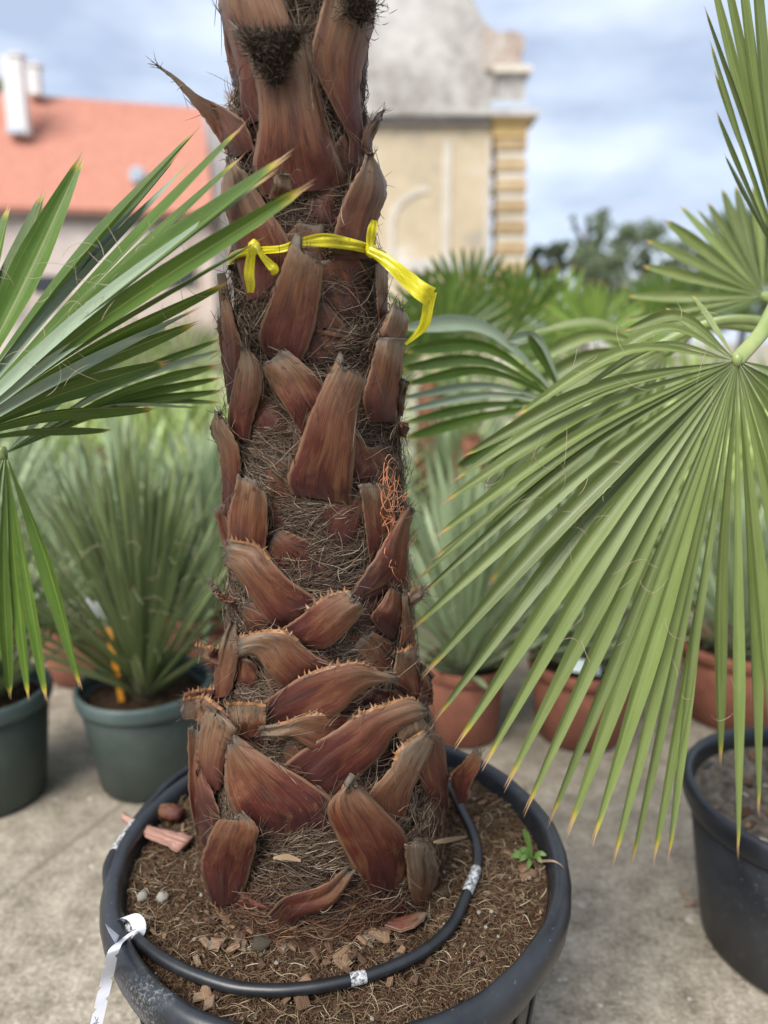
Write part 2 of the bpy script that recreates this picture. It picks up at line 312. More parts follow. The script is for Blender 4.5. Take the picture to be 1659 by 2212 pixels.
def tubes(paths, radii, sides=3, tones=None, taper=True):
    """paths: array (n, k, 3) -> one mesh of thin tubes"""
    P = np.asarray(paths, float); n, k, _ = P.shape; radii = np.broadcast_to(np.asarray(radii, float), (n,))
    T = np.gradient(P, axis=1); T /= np.linalg.norm(T, axis=2, keepdims=True) + 1e-9
    ref = np.where(np.abs(T[..., 2:3]) > .9, np.array([1., 0, 0]), np.array([0, 0, 1.]))
    A = np.cross(T, ref); A /= np.linalg.norm(A, axis=2, keepdims=True) + 1e-9; B = np.cross(T, A)
    s = np.linspace(0, 1, k); tp = (1 - .7 * np.abs(2 * s - 1) ** 3) if taper else np.ones(k)
    ang = np.arange(sides) * 2 * np.pi / sides
    V = P[:, :, None, :] + (A[:, :, None, :] * np.cos(ang)[:, None] + B[:, :, None, :] * np.sin(ang)[:, None]) * (radii[:, None] * tp)[:, :, None, None]
    idx = np.arange(n * k * sides).reshape(n, k, sides); nx = np.roll(idx, -1, axis=2)
    Q = np.stack([idx[:, :-1], nx[:, :-1], nx[:, 1:], idx[:, 1:]], -1).reshape(-1, 4)
    me = bpy.data.meshes.new('strands'); V = V.reshape(-1, 3).astype(np.float32)
    me.vertices.add(len(V)); me.vertices.foreach_set('co', V.ravel())
    me.loops.add(Q.size); me.loops.foreach_set('vertex_index', Q.ravel().astype(np.int32))
    me.polygons.add(len(Q)); me.polygons.foreach_set('loop_start', np.arange(0, Q.size, 4, dtype=np.int32))
    me.polygons.foreach_set('use_smooth', np.ones(len(Q), bool))
    if tones is not None:
        a = me.attributes.new('tone', 'FLOAT', 'POINT'); a.data.foreach_set('value', np.repeat(np.asarray(tones, np.float32), k * sides))
    me.update(calc_edges=True); return me
def crom(P, n):
    P = np.asarray(P, float); m = len(P)
    if m == 2: s = np.linspace(0, 1, n)[:, None]; return P[0] * (1 - s) + P[1] * s
    E = np.vstack([2 * P[0] - P[1], P, 2 * P[-1] - P[-2]]); out = []
    for t in np.linspace(0, m - 1, n):
        i = min(int(t), m - 2); u = t - i; a, b, c, d = E[i:i + 4]
        out.append(.5 * (2 * b + (c - a) * u + (2 * a - 5 * b + 4 * c - d) * u * u + (3 * b - a - 3 * c + d) * u ** 3))
    return np.array(out)
def one_tube(pts, r, n=60, sides=10, taper=False):
    return tubes(crom(pts, n)[None], r, sides, None, taper)

# ------------------------------------------------------------------ ground
def ground():
    V = [(-400, -30, 0), (400, -30, 0), (400, 600, 0), (-400, 600, 0)]
    tag(link('ground', mesh('ground', V, [(0, 1, 2, 3)], False), 'ground'), kind='structure')
    Vv, Ff = [], []
    for k in range(900):
        y = .75 + 3.2 * RNG.random() ** 1.4; x = RNG.uniform(-1.5, 1.7) * (.4 + y * .45); r = RNG.uniform(.002, .007) * (2.2 if RNG.random() < .06 else 1)
        o = len(Vv); c = RNG.uniform(.6, 1.2, 6) * r
        Vv += [(x + c[0], y, .0), (x, y + c[1], 0), (x - c[2], y, 0), (x, y - c[3], 0), (x + r * .2, y, c[4] * .7)]
        Ff += [(o, o + 1, o + 4), (o + 1, o + 2, o + 4), (o + 2, o + 3, o + 4), (o + 3, o, o + 4)]
    tag(link('gravel', mesh('gravel', Vv, Ff), 'pebble'), 'scattered small pebbles on the sandy concrete yard', 'gravel', kind='stuff')
ground()

# ------------------------------------------------------------------ far buildings
def bbox_px(name, mat, parent, x0, y0, x1, y1, Y, depth, bev=.02):
    a = at(x0, y1, Y); b = at(x1, y0, Y)
    V, Fc = box(a.x, b.x, Y, Y + depth, a.z, b.z, bev); return child(name, mesh(name, V, Fc, False), mat, parent)
def prism_px(name, mat, parent, pts, Y, depth):
    P = [at(x, y, Y) for x, y in pts]; n = len(P)
    V = [tuple(p) for p in P] + [(p.x, Y + depth, p.z) for p in P]
    Fc = [tuple(range(n))[::-1], tuple(range(n, 2 * n))] + [(i, (i + 1) % n, n + (i + 1) % n, n + i) for i in range(n)]
    return child(name, mesh(name, V, Fc, False), mat, parent)
def baroque():
    Y = 30.; c = at(900, 737, Y); t = empty('baroque_building', (c.x, Y, 0))
    tag(t, 'ruined baroque facade of faded ochre plaster with a scrolled gable and corner pilaster', 'building')
    ground_y = 737 + F * CAMH / Y * 1.02
    bbox_px('wall', 'plaster_ochre', t, 520, 262, 1064, ground_y, Y, 8, 0)
    prism_px('gable', 'plaster_grey', t, [(560, 236), (560, -300), (985, -300), (1000, -60), (1022, 0), (1040, 38), (1062, 62), (1078, 70), (1078, 236)], Y + .25, .9)
    bbox_px('cornice', 'stone_dark', t, 515, 250, 1062, 267, Y - .25, .6); bbox_px('cornice', 'plaster_grey', t, 515, 235, 1063, 249.5, Y - .4, .9)
    sc = [(1046, 150), (1046, 52), (1078, 72)] + [(1104 + 31 * math.cos(a), 96 - 30 * math.sin(a)) for a in np.linspace(2.0, -.7, 12)] + [(1127, 140), (1134, 150)]
    prism_px('scroll', 'brick_worn', t, sc, Y + .1, 1.0)
    bbox_px('pedestal', 'plaster_grey', t, 1075, 156, 1136, 222, Y, 1.1); bbox_px('pedestal_cap', 'band_pale', t, 1068, 140, 1150, 155.5, Y - .2, 1.4)
    bbox_px('cornice_flashing', 'sheet_lead', t, 1060, 217, 1142, 236, Y - .1, 1.3)
    bbox_px('cornice', 'plaster_grey', t, 1060, 236.5, 1166, 250, Y - .5, 1.8); bbox_px('cornice', 'plaster_yellow', t, 1064, 250.5, 1150, 262, Y - .3, 1.5)
    bbox_px('pilaster_capital', 'plaster_yellow', t, 1066, 262.5, 1140, 296, Y - .15, 1.3)
    y = 297
    for k in range(9):
        bbox_px('block', 'block_dirty', t, 1070, y, 1139, y + 30, Y - .15, 1.2, .08); bbox_px('joint_band', 'band_pale', t, 1073, y + 30.3, 1135, y + 44.5, Y - .08, 1.1); y += 45
    bbox_px('pilaster_base', 'band_pale', t, 1062, y, 1146, ground_y, Y - .2, 1.3)
    bbox_px('lesene', 'strip_white', t, 953, 300, 976, 562, Y - .06, .1, 0); bbox_px('lesene', 'strip_white', t, 1045, 300, 1061, 562, Y - .06, .1, 0)
    bbox_px('plinth_band', 'plaster_grey', t, 515, 562, 1060, 590, Y - .1, .2)
    for (cx, r0, r1) in ((925, 74, 88), (720, 74, 88)):       # blind arches, one mostly behind the palm
        A = np.linspace(math.pi * .5, math.pi, 12)
        prism_px('blind_arch', 'strip_white', t, [(cx + r1 * math.cos(a), 490 - r1 * math.sin(a)) for a in A] + [(cx - r1, 560), (cx - r0, 560)] + [(cx + r0 * math.cos(a), 490 - r0 * math.sin(a)) for a in A[::-1]], Y - .05, .1)
baroque()
def farmhouse():
    t = empty('tiled_house', (-16, 36, 0)); tag(t, 'long plastered house with a red tiled roof and white chimneys', 'house')
    e0, e1 = at(-420, 434, 34.5), at(462, 457, 37.5); r0, r1 = at(-420, 168, 39.5), at(438, 233, 43.5)
    th = Vector((0, .05, -.22))
    V = [e0, e1, r1, r0, e0 + th, e1 + th, r1 + th, r0 + th]
    child('roof', mesh('roof', V, [(3, 2, 1, 0)[::-1], (4, 7, 6, 5), (0, 4, 5, 1), (1, 5, 6, 2), (2, 6, 7, 3), (3, 7, 4, 0)], False), 'roof_tile', t)
    w0 = e0 + Vector((0, .6, -.05)); w1 = e1 + Vector((-.3, .6, -.05))
    bk = Vector((0, 8, 0)); V = []
    for p in (w0, w1, w1 + bk, w0 + bk): V += [(p.x, p.y, 0), (p.x, p.y, p.z)]
    child('wall', mesh('wall', V, [(0, 2, 3, 1), (2, 4, 5, 3), (4, 6, 7, 5), (6, 0, 1, 7)], False), 'plaster_rose', t)
    g = [w1 + Vector((.05, 0, 0)), r1 + Vector((.1, 0, -.25)), w1 + bk + Vector((.05, 0, 0))]
    d = at(486, 250, 43).x - g[1].x
    V = [(p.x + s, p.y, z) for s in (0, 1.1) for p, z in ((g[0], 0), (g[0], g[0].z + .2), (g[1], g[1].z + .1), (g[2], g[2].z), (g[2], 0))]
    child('gable_wall', mesh('gable_wall', V, [(0, 1, 2, 3, 4), (9, 8, 7, 6, 5)] + [(i, (i + 1) % 5 + 0, (i + 1) % 5 + 5, i + 5) for i in range(5)], False), 'stone_dark', t)
    c = child('eave_board', mesh('eave', *box(0, 1, 0, 1, 0, 1), False), 'stone_dark', t)
    V = [e0 + Vector((0, .1, -.25)), e1 + Vector((0, .1, -.25)), e1 + Vector((0, .55, -.6)), e0 + Vector((0, .55, -.6))]
    c.data = mesh('eave', V + [v + Vector((0, .1, .3)) for v in V], [(0, 1, 2, 3), (4, 7, 6, 5), (0, 4, 5, 1), (3, 2, 6, 7)], False); c.data.materials.append(MATS['stone_dark'])
    nr_ = np.cross(np.array(e1 - e0), np.array(r0 - e0))
    def roof_Y(x, y): d = ray(x, y); return float(d[1] * (nr_ @ (np.array(e0) - C0)) / (nr_ @ d))
    def chim(x0, y0, x1, y1, Y, mat):
        bbox_px('chimney', mat, t, x0, y0, x1, y1, Y, .5, .03); bbox_px('chimney_cap', mat, t, x0 - 3, y0 - 8, x1 + 3, y0 - .3, Y - .07, .64, .03)
    chim(17, 120, 42, 290, roof_Y(36, 284) - .1, 'chimney_white'); chim(58, 142, 80, 204, 41, 'chimney_white'); chim(492, 206, 522, 262, 44, 'brick_worn')
    bbox_px('chimney_flashing', 'sheet_lead', t, 14, 275, 46, 288, roof_Y(36, 284) - .25, .3)
    P = [at(294 + 16 * math.cos(a), 378 - (20 if math.sin(a) > 0 else 17) * math.sin(a), roof_Y(294, 396)) for a in np.linspace(0, 2 * math.pi, 18)[:-1]]; n = len(P)
    V = [tuple(p) for p in P] + [(p.x, p.y + 1.8, p.z) for p in P]
    rw = child('roof_window', mesh('rw', V, [tuple(range(n))[::-1]] + [(i, (i + 1) % n, n + (i + 1) % n, n + i) for i in range(n)], False), 'sheet_lead', t)
    P = [at(294 + 10 * math.cos(a), 379 - 13 * math.sin(a), roof_Y(294, 396) - .04) for a in np.linspace(0, 2 * math.pi, 14)[:-1]]
    link('pane', mesh('pane', P, [tuple(range(len(P)))[::-1]], False), 'pale_glass', rw)
    for (x0, y0, x1, y1) in ((72, 596, 128, 632), (-70, 590, -8, 630), (345, 575, 420, 620), (205, 650, 250, 690)):
        w = bbox_px('window', 'plaster_rose', t, x0 - 5, y0 - 5, x1 + 5, y1 + 5, 35.35, .6, 0); a, b = at(x0, y1, 35.3), at(x1, y0, 35.3)
        link('pane', mesh('pane', *box(a.x, b.x, 35.3, 35.34, a.z, b.z), False), 'dark_glass', w)
farmhouse()

# ------------------------------------------------------------------ trees and background plants
def leaf_cloud(centres, n, size, seed):
    r = np.random.default_rng(seed); c = np.array([q[:3] for q in centres]); s = np.array([q[3] for q in centres])
    k = r.integers(0, len(c), n); d = r.normal(size=(n, 3)); d /= np.linalg.norm(d, axis=1)[:, None]
    P = c[k] + d * (s[k] * r.random(n) ** .45)[:, None] * np.array([1, 1, .8])
    a = r.normal(size=(n, 3)); a /= np.linalg.norm(a, axis=1)[:, None]; b = np.cross(a, r.normal(size=(n, 3))); b /= np.linalg.norm(b, axis=1)[:, None]
    L = size * r.uniform(.6, 1.3, n)[:, None]
    V = np.stack([P - a * L, P + b * L * .45, P + a * L, P - b * L * .45], 1).reshape(-1, 3)
    Fc = np.arange(n * 4).reshape(n, 4); tone = np.repeat(np.clip(r.normal(.5, .22, n), 0, 1), 4)
    return mesh('leaves', V, Fc, False, None, tone)
def tree(px, base_y, top_y, Y, wid, seed, label, mat='tree_leaf', group=None, dens=2600, sparse=False):
    b = at(px, base_y, Y); top = at(px, top_y, Y).z; h = top; hw = wid / F * Y / 2; r = random.Random(seed)
    t = empty('broadleaf_tree', (b.x, Y, 0)); tag(t, label, 'tree', group)
    P = []; cs = []
    trunk = [(b.x, Y, 0), (b.x + .02 * h, Y, h * .35), (b.x - .02 * h, Y, h * .9)]; P.append(crom(trunk, 10)); rr = [h * .022]
    for k in range(9):
        z0 = h * r.uniform(.3, .7); a = r.uniform(0, 6.28); e = (b.x + math.cos(a) * hw * r.uniform(.4, .85), Y + math.sin(a) * hw * .8, z0 + h * r.uniform(.1, .3))
        P.append(crom([(b.x, Y, z0), ((b.x + e[0]) / 2, (Y + e[1]) / 2, z0 + h * .09), e], 10)); rr.append(h * .009)
        cs.append((*e, hw * (.14 if sparse else .2) * r.uniform(.6, 1.1)))
    for k in range(70):
        a = r.uniform(0, 6.28); q = r.random() ** .5 * .75; cs.append((b.x + math.cos(a) * hw * q, Y + math.sin(a) * hw * q, h * r.uniform(.35, .93), hw * (.19 if sparse else .27) * r.uniform(.4, 1.2)))
    child('trunk', tubes(np.array(P), rr, 7, None, True), 'bark', t)
    child('crown', leaf_cloud(cs, int(dens * 3), h * .017, seed), mat, t)
G = 'trees beyond the nursery'
tree(1330, 700, 462, 30, 250, 1, 'broad leafy tree with feathery top behind the nursery palms', group=G, dens=4200, sparse=True)
tree(1182, 700, 505, 33, 95, 2, 'small dark green tree close beside the ochre facade', group=G)
tree(1262, 700, 430, 36, 90, 3, 'slender airy tree with see-through top beyond the palms', group=G, dens=1100, sparse=True)
tree(1480, 700, 500, 28, 190, 4, 'dense low tree with rounded crown beyond the palms', group=G, dens=3000)
tree(1600, 700, 430, 30, 190, 5, 'tall dark tree behind the upright palm fronds', group=G, dens=3400)
tree(1400, 720, 585, 24, 150, 6, 'low bushy tree in front of the other trees', group=G, dens=2000)
tree(78, 740, 122, 52, 110, 7, 'lime green tree peeping over the tiled roof by chimneys', 'tree_leaf_lime', dens=2400)
tree(1790, 700, 455, 29, 190, 8, 'tall dark tree at the end of the row', group=G, dens=3000)

# ---- fan fronds ---------------------------------------------------------------------------------
def leaflet_mesh(C, wid, nrm, fold, twist=0, nv=18, split=.55):
    """C: centreline; wid: half width along it (array); folded along the midrib; two-pointed tip"""
    T = np.gradient(C, axis=0); T /= np.linalg.norm(T, axis=1)[:, None] + 1e-9
    Sd = np.cross(T, nrm); Sd /= np.linalg.norm(Sd, axis=1)[:, None] + 1e-9; Nn = np.cross(Sd, T)
    s = np.linspace(0, 1, len(C)); tw = twist * s ** 2
    S2 = Sd * np.cos(tw)[:, None] + Nn * np.sin(tw)[:, None]; N2 = -Sd * np.sin(tw)[:, None] + Nn * np.cos(tw)[:, None]
    us = (-1, -.5, 0, .5, 1); V, uv = [], []
    for j in range(len(C)):
        for u in us:
            V.append(C[j] + S2[j] * wid[j] * u + N2[j] * wid[j] * fold * (abs(u) - .5)); uv.append((u / 2 + .5, s[j]))
    # two-pointed tip: midrib torn back, the halves spreading a little
    ln = np.linalg.norm(C[-1] - C[0]); k = 5 * (len(C) - 1); wm = wid.max()
    for i, (bk, sp) in enumerate(((.03, .34), (0, .24), (.045, .0), (.008, -.22), (.034, -.36))): V[k + i] = C[-1] - T[-1] * ln * bk - S2[-1] * wm * sp * .55
    return mesh('leaflet', V, grid_faces(5, len(C)), True, uv)
def fan(parent, hub, tips, half, mat='frond', fold=.5, split=.6, r=random, name='leaflet', bend=None, pale=0, nv=18, wide=1.06):
    """tips: ordered list of (point, drop) around the hub; neighbours touch up to the split"""
    hub = np.array(hub); n = len(tips); D = [(np.array(p) - hub) * 1.025 for p, _ in tips]; Ln = [np.linalg.norm(d) for d in D]; U = [d / l for d, l in zip(D, Ln)]
    out = []
    for i, (p, drop) in enumerate(tips):
        g = [math.acos(max(-1, min(1, float(U[i] @ U[j])))) for j in (i - 1, i + 1) if 0 <= j < n]; ga = min(min(g), .14)
        a, b = U[max(0, i - 1)], U[min(n - 1, i + 1)]; nr = np.cross(a, b)
        tocam = C0 - (hub + D[i] * .5); nr = nr / (np.linalg.norm(nr) + 1e-9); nr = nr if nr @ tocam > 0 else -nr
        mid = hub + D[i] * .5 + np.array([0, 0, drop]) + nr * r.uniform(-.014, .014) * Ln[i] + np.cross(nr, U[i]) * r.gauss(0, .006) * Ln[i]
        ax_ = np.cross(nr, U[i]); nr = nr + ax_ * r.uniform(-.3, .3); nr /= np.linalg.norm(nr)
        C = crom([hub + U[i] * .004, mid, hub + D[i]], nv); C += nr * (i % 2) * .0015
        s = np.linspace(0, 1, nv); w = np.minimum(s * Ln[i] * math.tan(ga / 2) * wide, half * (1 + .0 * s))
        sp = split * r.uniform(.92, 1.08); k = np.clip((s - sp) / (1 - sp), 0, 1); w = w * (1 - k ** 1.25 * .90) + .0004
        o = child(name, leaflet_mesh(C, w, nr, fold * r.uniform(.75, 1.25), r.uniform(-.25, .25), nv), 'frond_pale' if r.random() < pale else mat, parent) if parent.parent is None else link(name, leaflet_mesh(C, w, nr, fold * r.uniform(.75, 1.25), r.uniform(-.25, .25), nv), 'frond_pale' if r.random() < pale else mat, parent)
        out.append(o)
    return out
def stalk(parent, pts, r, spiny=True, name='petiole'):
    """flattened leaf stalk with saw teeth on both edges"""
    C = crom(pts, 30); T = np.gradient(C, axis=0); T /= np.linalg.norm(T, axis=1)[:, None]
    tc = C0 - C; Sd = np.cross(T, tc); Sd /= np.linalg.norm(Sd, axis=1)[:, None]; Nn = np.cross(Sd, T)
    V = []; m = 10
    for j in range(30):
        for i in range(m):
            a = 2 * math.pi * i / m; V.append(C[j] + Sd[j] * r * math.cos(a) + Nn[j] * r * .45 * math.sin(a))
    world_child = child if parent.parent is None else link
    p = world_child(name, mesh(name, V, grid_faces(m, 30, 0, True) + [tuple(range(m))[::-1]]), 'petiole', parent)
    if spiny and parent.parent is None:
        V, Fc = [], []
        for j in range(1, 29):
            for sg in (-1, 1):
                b = C[j] + Sd[j] * sg * r * .97; o = len(V); L = r * random.uniform(.25, .5)
                V += [b - T[j] * L * .5, b + T[j] * L * .5, b + Nn[j] * L * .3, b + Sd[j] * sg * L + T[j] * L * .6]; Fc += [(o, o + 1, o + 3), (o + 1, o + 2, o + 3), (o + 2, o, o + 3)]
        link('thorn_margin', mesh('th', V, Fc, False), 'spine', p)
    return p
def threads(parent, around, n, spread, seed, world=True):
    """pale curling threads hanging off a fan leaf"""
    r = np.random.default_rng(seed); A = np.array([tuple(a) for a in around]); P = []
    for k in range(n):
        c = A[r.integers(0, len(A))] + r.normal(size=3) * spread; L = r.uniform(.02, .06); th = r.uniform(0, 6.28); cu = r.uniform(-2.6, 2.6)
        s = np.linspace(0, 1, 9); an = th + cu * s; st = np.stack([np.cos(an), .4 * np.sin(an * 1.3), np.sin(an)], 1) * L / 9; P.append(c + np.cumsum(st, 0))
    me = tubes(np.array(P), .00034, 3, r.uniform(.95, 1, n), True)
    o = (child if parent.parent is None else link)('leaf_thread', me, 'straw', parent); tag(o, kind='stuff')

def nursery_palm_right():
    base = (0.885, 1.33, .30); t = empty('fan_palm', base); tag(t, 'green fan palm in black pot, its big drooping fans reaching left', 'palm')
    V, Fc = lathe([(.09, 0), (.10, .12), (.085, .35), (.075, .7), (.05, .95)], 20); me = mesh('trunk', V, Fc); link('trunk', me, 'palm_bark', t)
    top = np.array([.885, 1.33, 1.22])
    def frond(hub, tips, half, stalk_pts=None, sr=.012, **k):
        f = link('frond', bpy.data.meshes.new('hastula'), 'petiole', t)
        h = np.array(hub); V, Fc = lathe([(.001, -.010), (.007, -.005), (.007, .005), (.001, .010)], 8); f.data = mesh('hastula', np.array(V) + h, Fc); f.data.materials.append(MATS['petiole'])
        f.location = -Vector(base)
        fan(f, hub, tips, half, **k)
        if stalk_pts is not None: stalk(f, [hub] + stalk_pts, sr, True)
        return f
    # the big fan hanging in front
    hub = at(1592, 778, 1.04)
    L = [(1497, 640, 1.10, .0), (1440, 668, 1.10, .0), (1352, 716, 1.08, .04), (1282, 800, 1.06, .05), (1262, 840, 1.05, .04), (1120, 900, 1.04, .05), (1004, 985, 1.03, .03), (984, 1040, 1.02, .03), (962, 1085, 1.0, .03), (950, 1155, .98, .02), (936, 1208, .97, .02), (903, 1254, .95, .03), (912, 1284, .95, .03), (893, 1356, .94, .03), (922, 1452, .93, .03), (945, 1548, .92, .03), (992, 1602, .92, .025), (1050, 1645, .92, .025),
         (1098, 1690, .925, .02), (1138, 1742, .92, .02), (1190, 1767, .92, .02), (1230, 1788, .92, .015), (1283, 1808, .92, .01), (1327, 1850, .92, .01), (1365, 1860, .92, .0), (1412, 1850, .925, .0), (1444, 1853, .93, .0), (1556, 1640, .99, .0), (1594, 1838, .95, 0), (1636, 1748, .99, 0), (1690, 1800, 1.0, 0), (1750, 1760, 1.0, 0), (1810, 1690, 1.02, 0), (1870, 1620, 1.03, 0), (1930, 1520, 1.05, 0), (1975, 1400, 1.06, 0), (2000, 1280, 1.08, 0), (2010, 1150, 1.1, 0), (1990, 1020, 1.12, 0), (1950, 900, 1.14, 0)]
    f1 = frond(hub, [(at(x, y, Y), d) for x, y, Y, d in L], .0132, [at(1640, 725, 1.07), at(1740, 610, 1.15), tuple(top)], .0105, fold=.8, split=.60, wide=1.14)
    threads(f1, [at(x, y, .96) for x, y in ((1100, 1000), (1130, 1010), (1250, 1120), (1300, 1200), (1330, 790), (1480, 760), (1380, 1310), (1490, 1250), (1250, 1370), (1560, 1210), (1430, 1450), (1500, 1500))], 60, .03, 3)
    # an upright fan
    hub = at(1702, 600, 1.12)
    L = [(1566, 335, 1.18, 0), (1552, 245, 1.17, 0), (1545, 160, 1.16, 0), (1538, 95, 1.15, 0), (1524, 22, 1.14, 0), (1535, -60, 1.13, 0), (1556, -110, 1.12, 0), (1588, -150, 1.12, 0), (1624, -180, 1.12, 0), (1665, -200, 1.12, 0), (1710, -210, 1.12, 0), (1760, -200, 1.13, 0), (1810, -170, 1.14, 0), (1860, -120, 1.15, 0)]
    frond(hub, [(at(x, y, Y), d) for x, y, Y, d in L], .020, [at(1730, 700, 1.18), tuple(top)], .012, fold=.45, split=.66, mat='frond')
    # fan turned away
    hub = at(1650, 640, 1.55)
    L = [(1330, 720, 1.6, -.01), (1352, 690, 1.6, 0), (1362, 640, 1.62, 0), (1392, 575, 1.62, 0), (1398, 520, 1.62, 0), (1440, 478, 1.62, 0), (1470, 446, 1.62, 0), (1507, 455, 1.62, 0), (1530, 440, 1.62, 0), (1560, 412, 1.62, 0), (1590, 405, 1.62, 0), (1630, 400, 1.6, 0), (1680, 400, 1.6, 0), (1730, 410, 1.6, 0), (1780, 440, 1.6, 0)]
    frond(hub, [(at(x, y, Y), d) for x, y, Y, d in L], .02, [at(1700, 660, 1.5), tuple(top)], .010, fold=.5, split=.6)
    # half folded fan reaching to the ringed trunk
    hub = at(1225, 872, 1.42)
    L = [(1140, 722, 1.4, .0), (1095, 740, 1.4, .06), (872, 712, 1.36, .07), (872, 762, 1.36, .055), (866, 800, 1.36, .05), (874, 832, 1.36, .04), (866, 862, 1.36, .03), (872, 888, 1.36, .02), (872, 915, 1.36, .015), (875, 946, 1.36, .01), (985, 1010, 1.36, 0), (1050, 1010, 1.38, 0)]
    frond(hub, [(at(x, y, Y), d) for x, y, Y, d in L], .024, [at(1400, 760, 1.45), at(1600, 690, 1.4), tuple(top)], .009, fold=.45, split=.7, mat='frond_dark', pale=.25)
    # drooping fan behind the big one
    hub = at(1440, 760, 1.5)
    L = [(1150, 722, 1.55, .04), (1120, 800, 1.5, .05), (1080, 900, 1.5, .05), (1055, 990, 1.5, .05), (1040, 1090, 1.45, .05), (1030, 1180, 1.45, .04), (1060, 1260, 1.45, .03), (1120, 1330, 1.45, .03), (1200, 1400, 1.45, .02), (1290, 1420, 1.45, 0), (1360, 1400, 1.45, 0)]
    frond(hub, [(at(x, y, Y), d) for x, y, Y, d in L], .02, [at(1560, 700, 1.45), tuple(top)], .010, fold=.5, split=.55)
    for (hx, hy, Y) in ((2100, 500, 1.3), (2150, 900, 1.1)):
        hub = at(hx, hy, Y); L = [(at(hx + 520 * math.cos(a), hy - 420 * math.sin(a), Y + .1), 0) for a in np.linspace(-1.2, 2.0, 18)]
        frond(hub, L, .02, [tuple(top)], .012, fold=.45, nv=10)
nursery_palm_right()

def left_fronds():
    hub = at(-128, 962, .96); t = empty('palm_frond', hub); tag(t, 'dark green fan palm leaf reaching across to the yellow ribbon', 'palm leaf', 'fan leaves of the palm beyond the picture edge')
    L = [(-120, 440, 1.1, 0), (-60, 430, 1.1, 0), (18, 450, 1.08, 0), (95, 420, 1.08, 0), (176, 342, 1.06, .0), (300, 440, 1.06, 0), (384, 335, 1.03, .01), (427, 284, .99, .01), (519, 278, .87, .01), (520, 345, .9, .01), (614, 343, .80, .015), (662, 405, .775, .015), (560, 520, .82, .015), (486, 612, .88, .01), (420, 700, .9, .01), (362, 782, .92, .012), (332, 884, .95, .012), (236, 927, .97, .01)]
    fan(t, hub, [(at(x, y, Y), d) for x, y, Y, d in L], .021, 'frond_dark', .42, .62, pale=0, wide=1.3)
    # pale undersides showing between
    for (x, y, Y, d, w) in ((606, 362, .815, .012, .013), (420, 340, 1.03, .008, .012), (585, 470, .84, .01, .012), (440, 660, .9, .006, .012)):
        C = crom([hub, (np.array(hub) + np.array(at(x, y, Y))) / 2 + np.array([0, -.022, d - .004]), np.array(at(x, y, Y))], 16); s = np.linspace(0, 1, 16)
        child('leaflet', leaflet_mesh(C, w * np.clip(s * 4, .05, 1) * .62 * (1 - np.clip((s - .6) / .4, 0, 1) ** 1.3 * .96), np.array([0, -1, .25]), .3, .2, 16), 'frond_pale', t)
    stalk(t, [hub, at(-260, 1010, 1.0), at(-520, 1120, 1.1)], .012)
    threads(t, [at(x, y, .88) for x, y in ((150, 620), (200, 600), (250, 640), (130, 740), (170, 640), (280, 570), (310, 560), (70, 800), (380, 560), (60, 620))], 56, .02, 4)
    hub = at(12, 978, 1.06); t = empty('palm_frond', hub); tag(t, 'fan palm leaf with pale backs and drooping lower fingers beside the green pots', 'palm leaf', 'fan leaves of the palm beyond the picture edge')
    L = [(360, 700, 1.1, .02), (474, 735, 1.12, .015), (476, 758, 1.12, .02), (470, 790, 1.12, .02), (474, 818, 1.12, .02), (478, 845, 1.12, .02), (476, 872, 1.12, .03), (430, 880, 1.1, .03)]
    fan(t, hub, [(at(x, y, Y), d) for x, y, Y, d in L], .02, 'frond_dark', .4, .72, pale=.5)
    L = [(172, 1480, 1.02, .02), (100, 1505, 1.02, .01), (61, 1504, 1.02, .01), (22, 1500, 1.02, 0), (-15, 1490, 1.02, 0), (-55, 1480, 1.02, 0), (-100, 1450, 1.04, 0), (-150, 1420, 1.05, 0)]
    fan(t, hub, [(at(x, y, Y), d) for x, y, Y, d in L], .0135, 'frond_dark', .45, .62, pale=.12)
    stalk(t, [hub, at(-150, 1000, 1.1), at(-500, 1130, 1.2)], .010)
left_fronds()

# ---- pots and rosettes --------------------------------------------------------------------------
def pot_mesh(R, H, rim, rb, body, rimmat, parent, seg=56):
    """flower pot: body tapering to the foot, thick rolled rim"""
    z1 = H - rim; Ro = R * .93
    V, Fc = lathe([(0.001, .004), (rb - .012, .004), (rb, .012), (rb + (Ro - rb) * .5, z1 * .5), (Ro, z1), (R * .90, z1 + .004), (R * .86, H - .05), (R * .80, H * .55), (.001, H * .55)], seg)
    link('pot_body', mesh('body', V, Fc), body, parent)
    V, Fc = lathe([(R * .9, z1 - .003), (R * .975, z1 - .001), (R * .992, z1 + .008), (R, H - rim * .35), (R * .992, H - rim * .12), (R * .972, H), (R * .945, H), (R * .92, H - rim * .15), (R * .905, H - rim * .7), (R * .9, z1 - .003)], seg)
    link('rim', mesh('rim', V, Fc), rimmat, parent)
def rough_disc(R, z, amp, n=48, rings=14, mound=0, seed=0):
    r = np.random.default_rng(seed); V = [(0, 0, z + mound)]; Fc = []
    for j in range(1, rings + 1):
        for i in range(n):
            a = 2 * math.pi * i / n; q = R * j / rings
            V.append((q * math.cos(a), q * math.sin(a), z + mound * (1 - j / rings) ** 1.5 + (r.normal() * amp if j < rings else 0)))
    Fc = [(0, 1 + i, 1 + (i + 1) % n) for i in range(n)]
    for j in range(rings - 1):
        for i in range(n): a = 1 + j * n + i; b = 1 + j * n + (i + 1) % n; Fc.append((a, a + n, b + n, b))
    return mesh('soil', V, Fc)
BLADES = {}
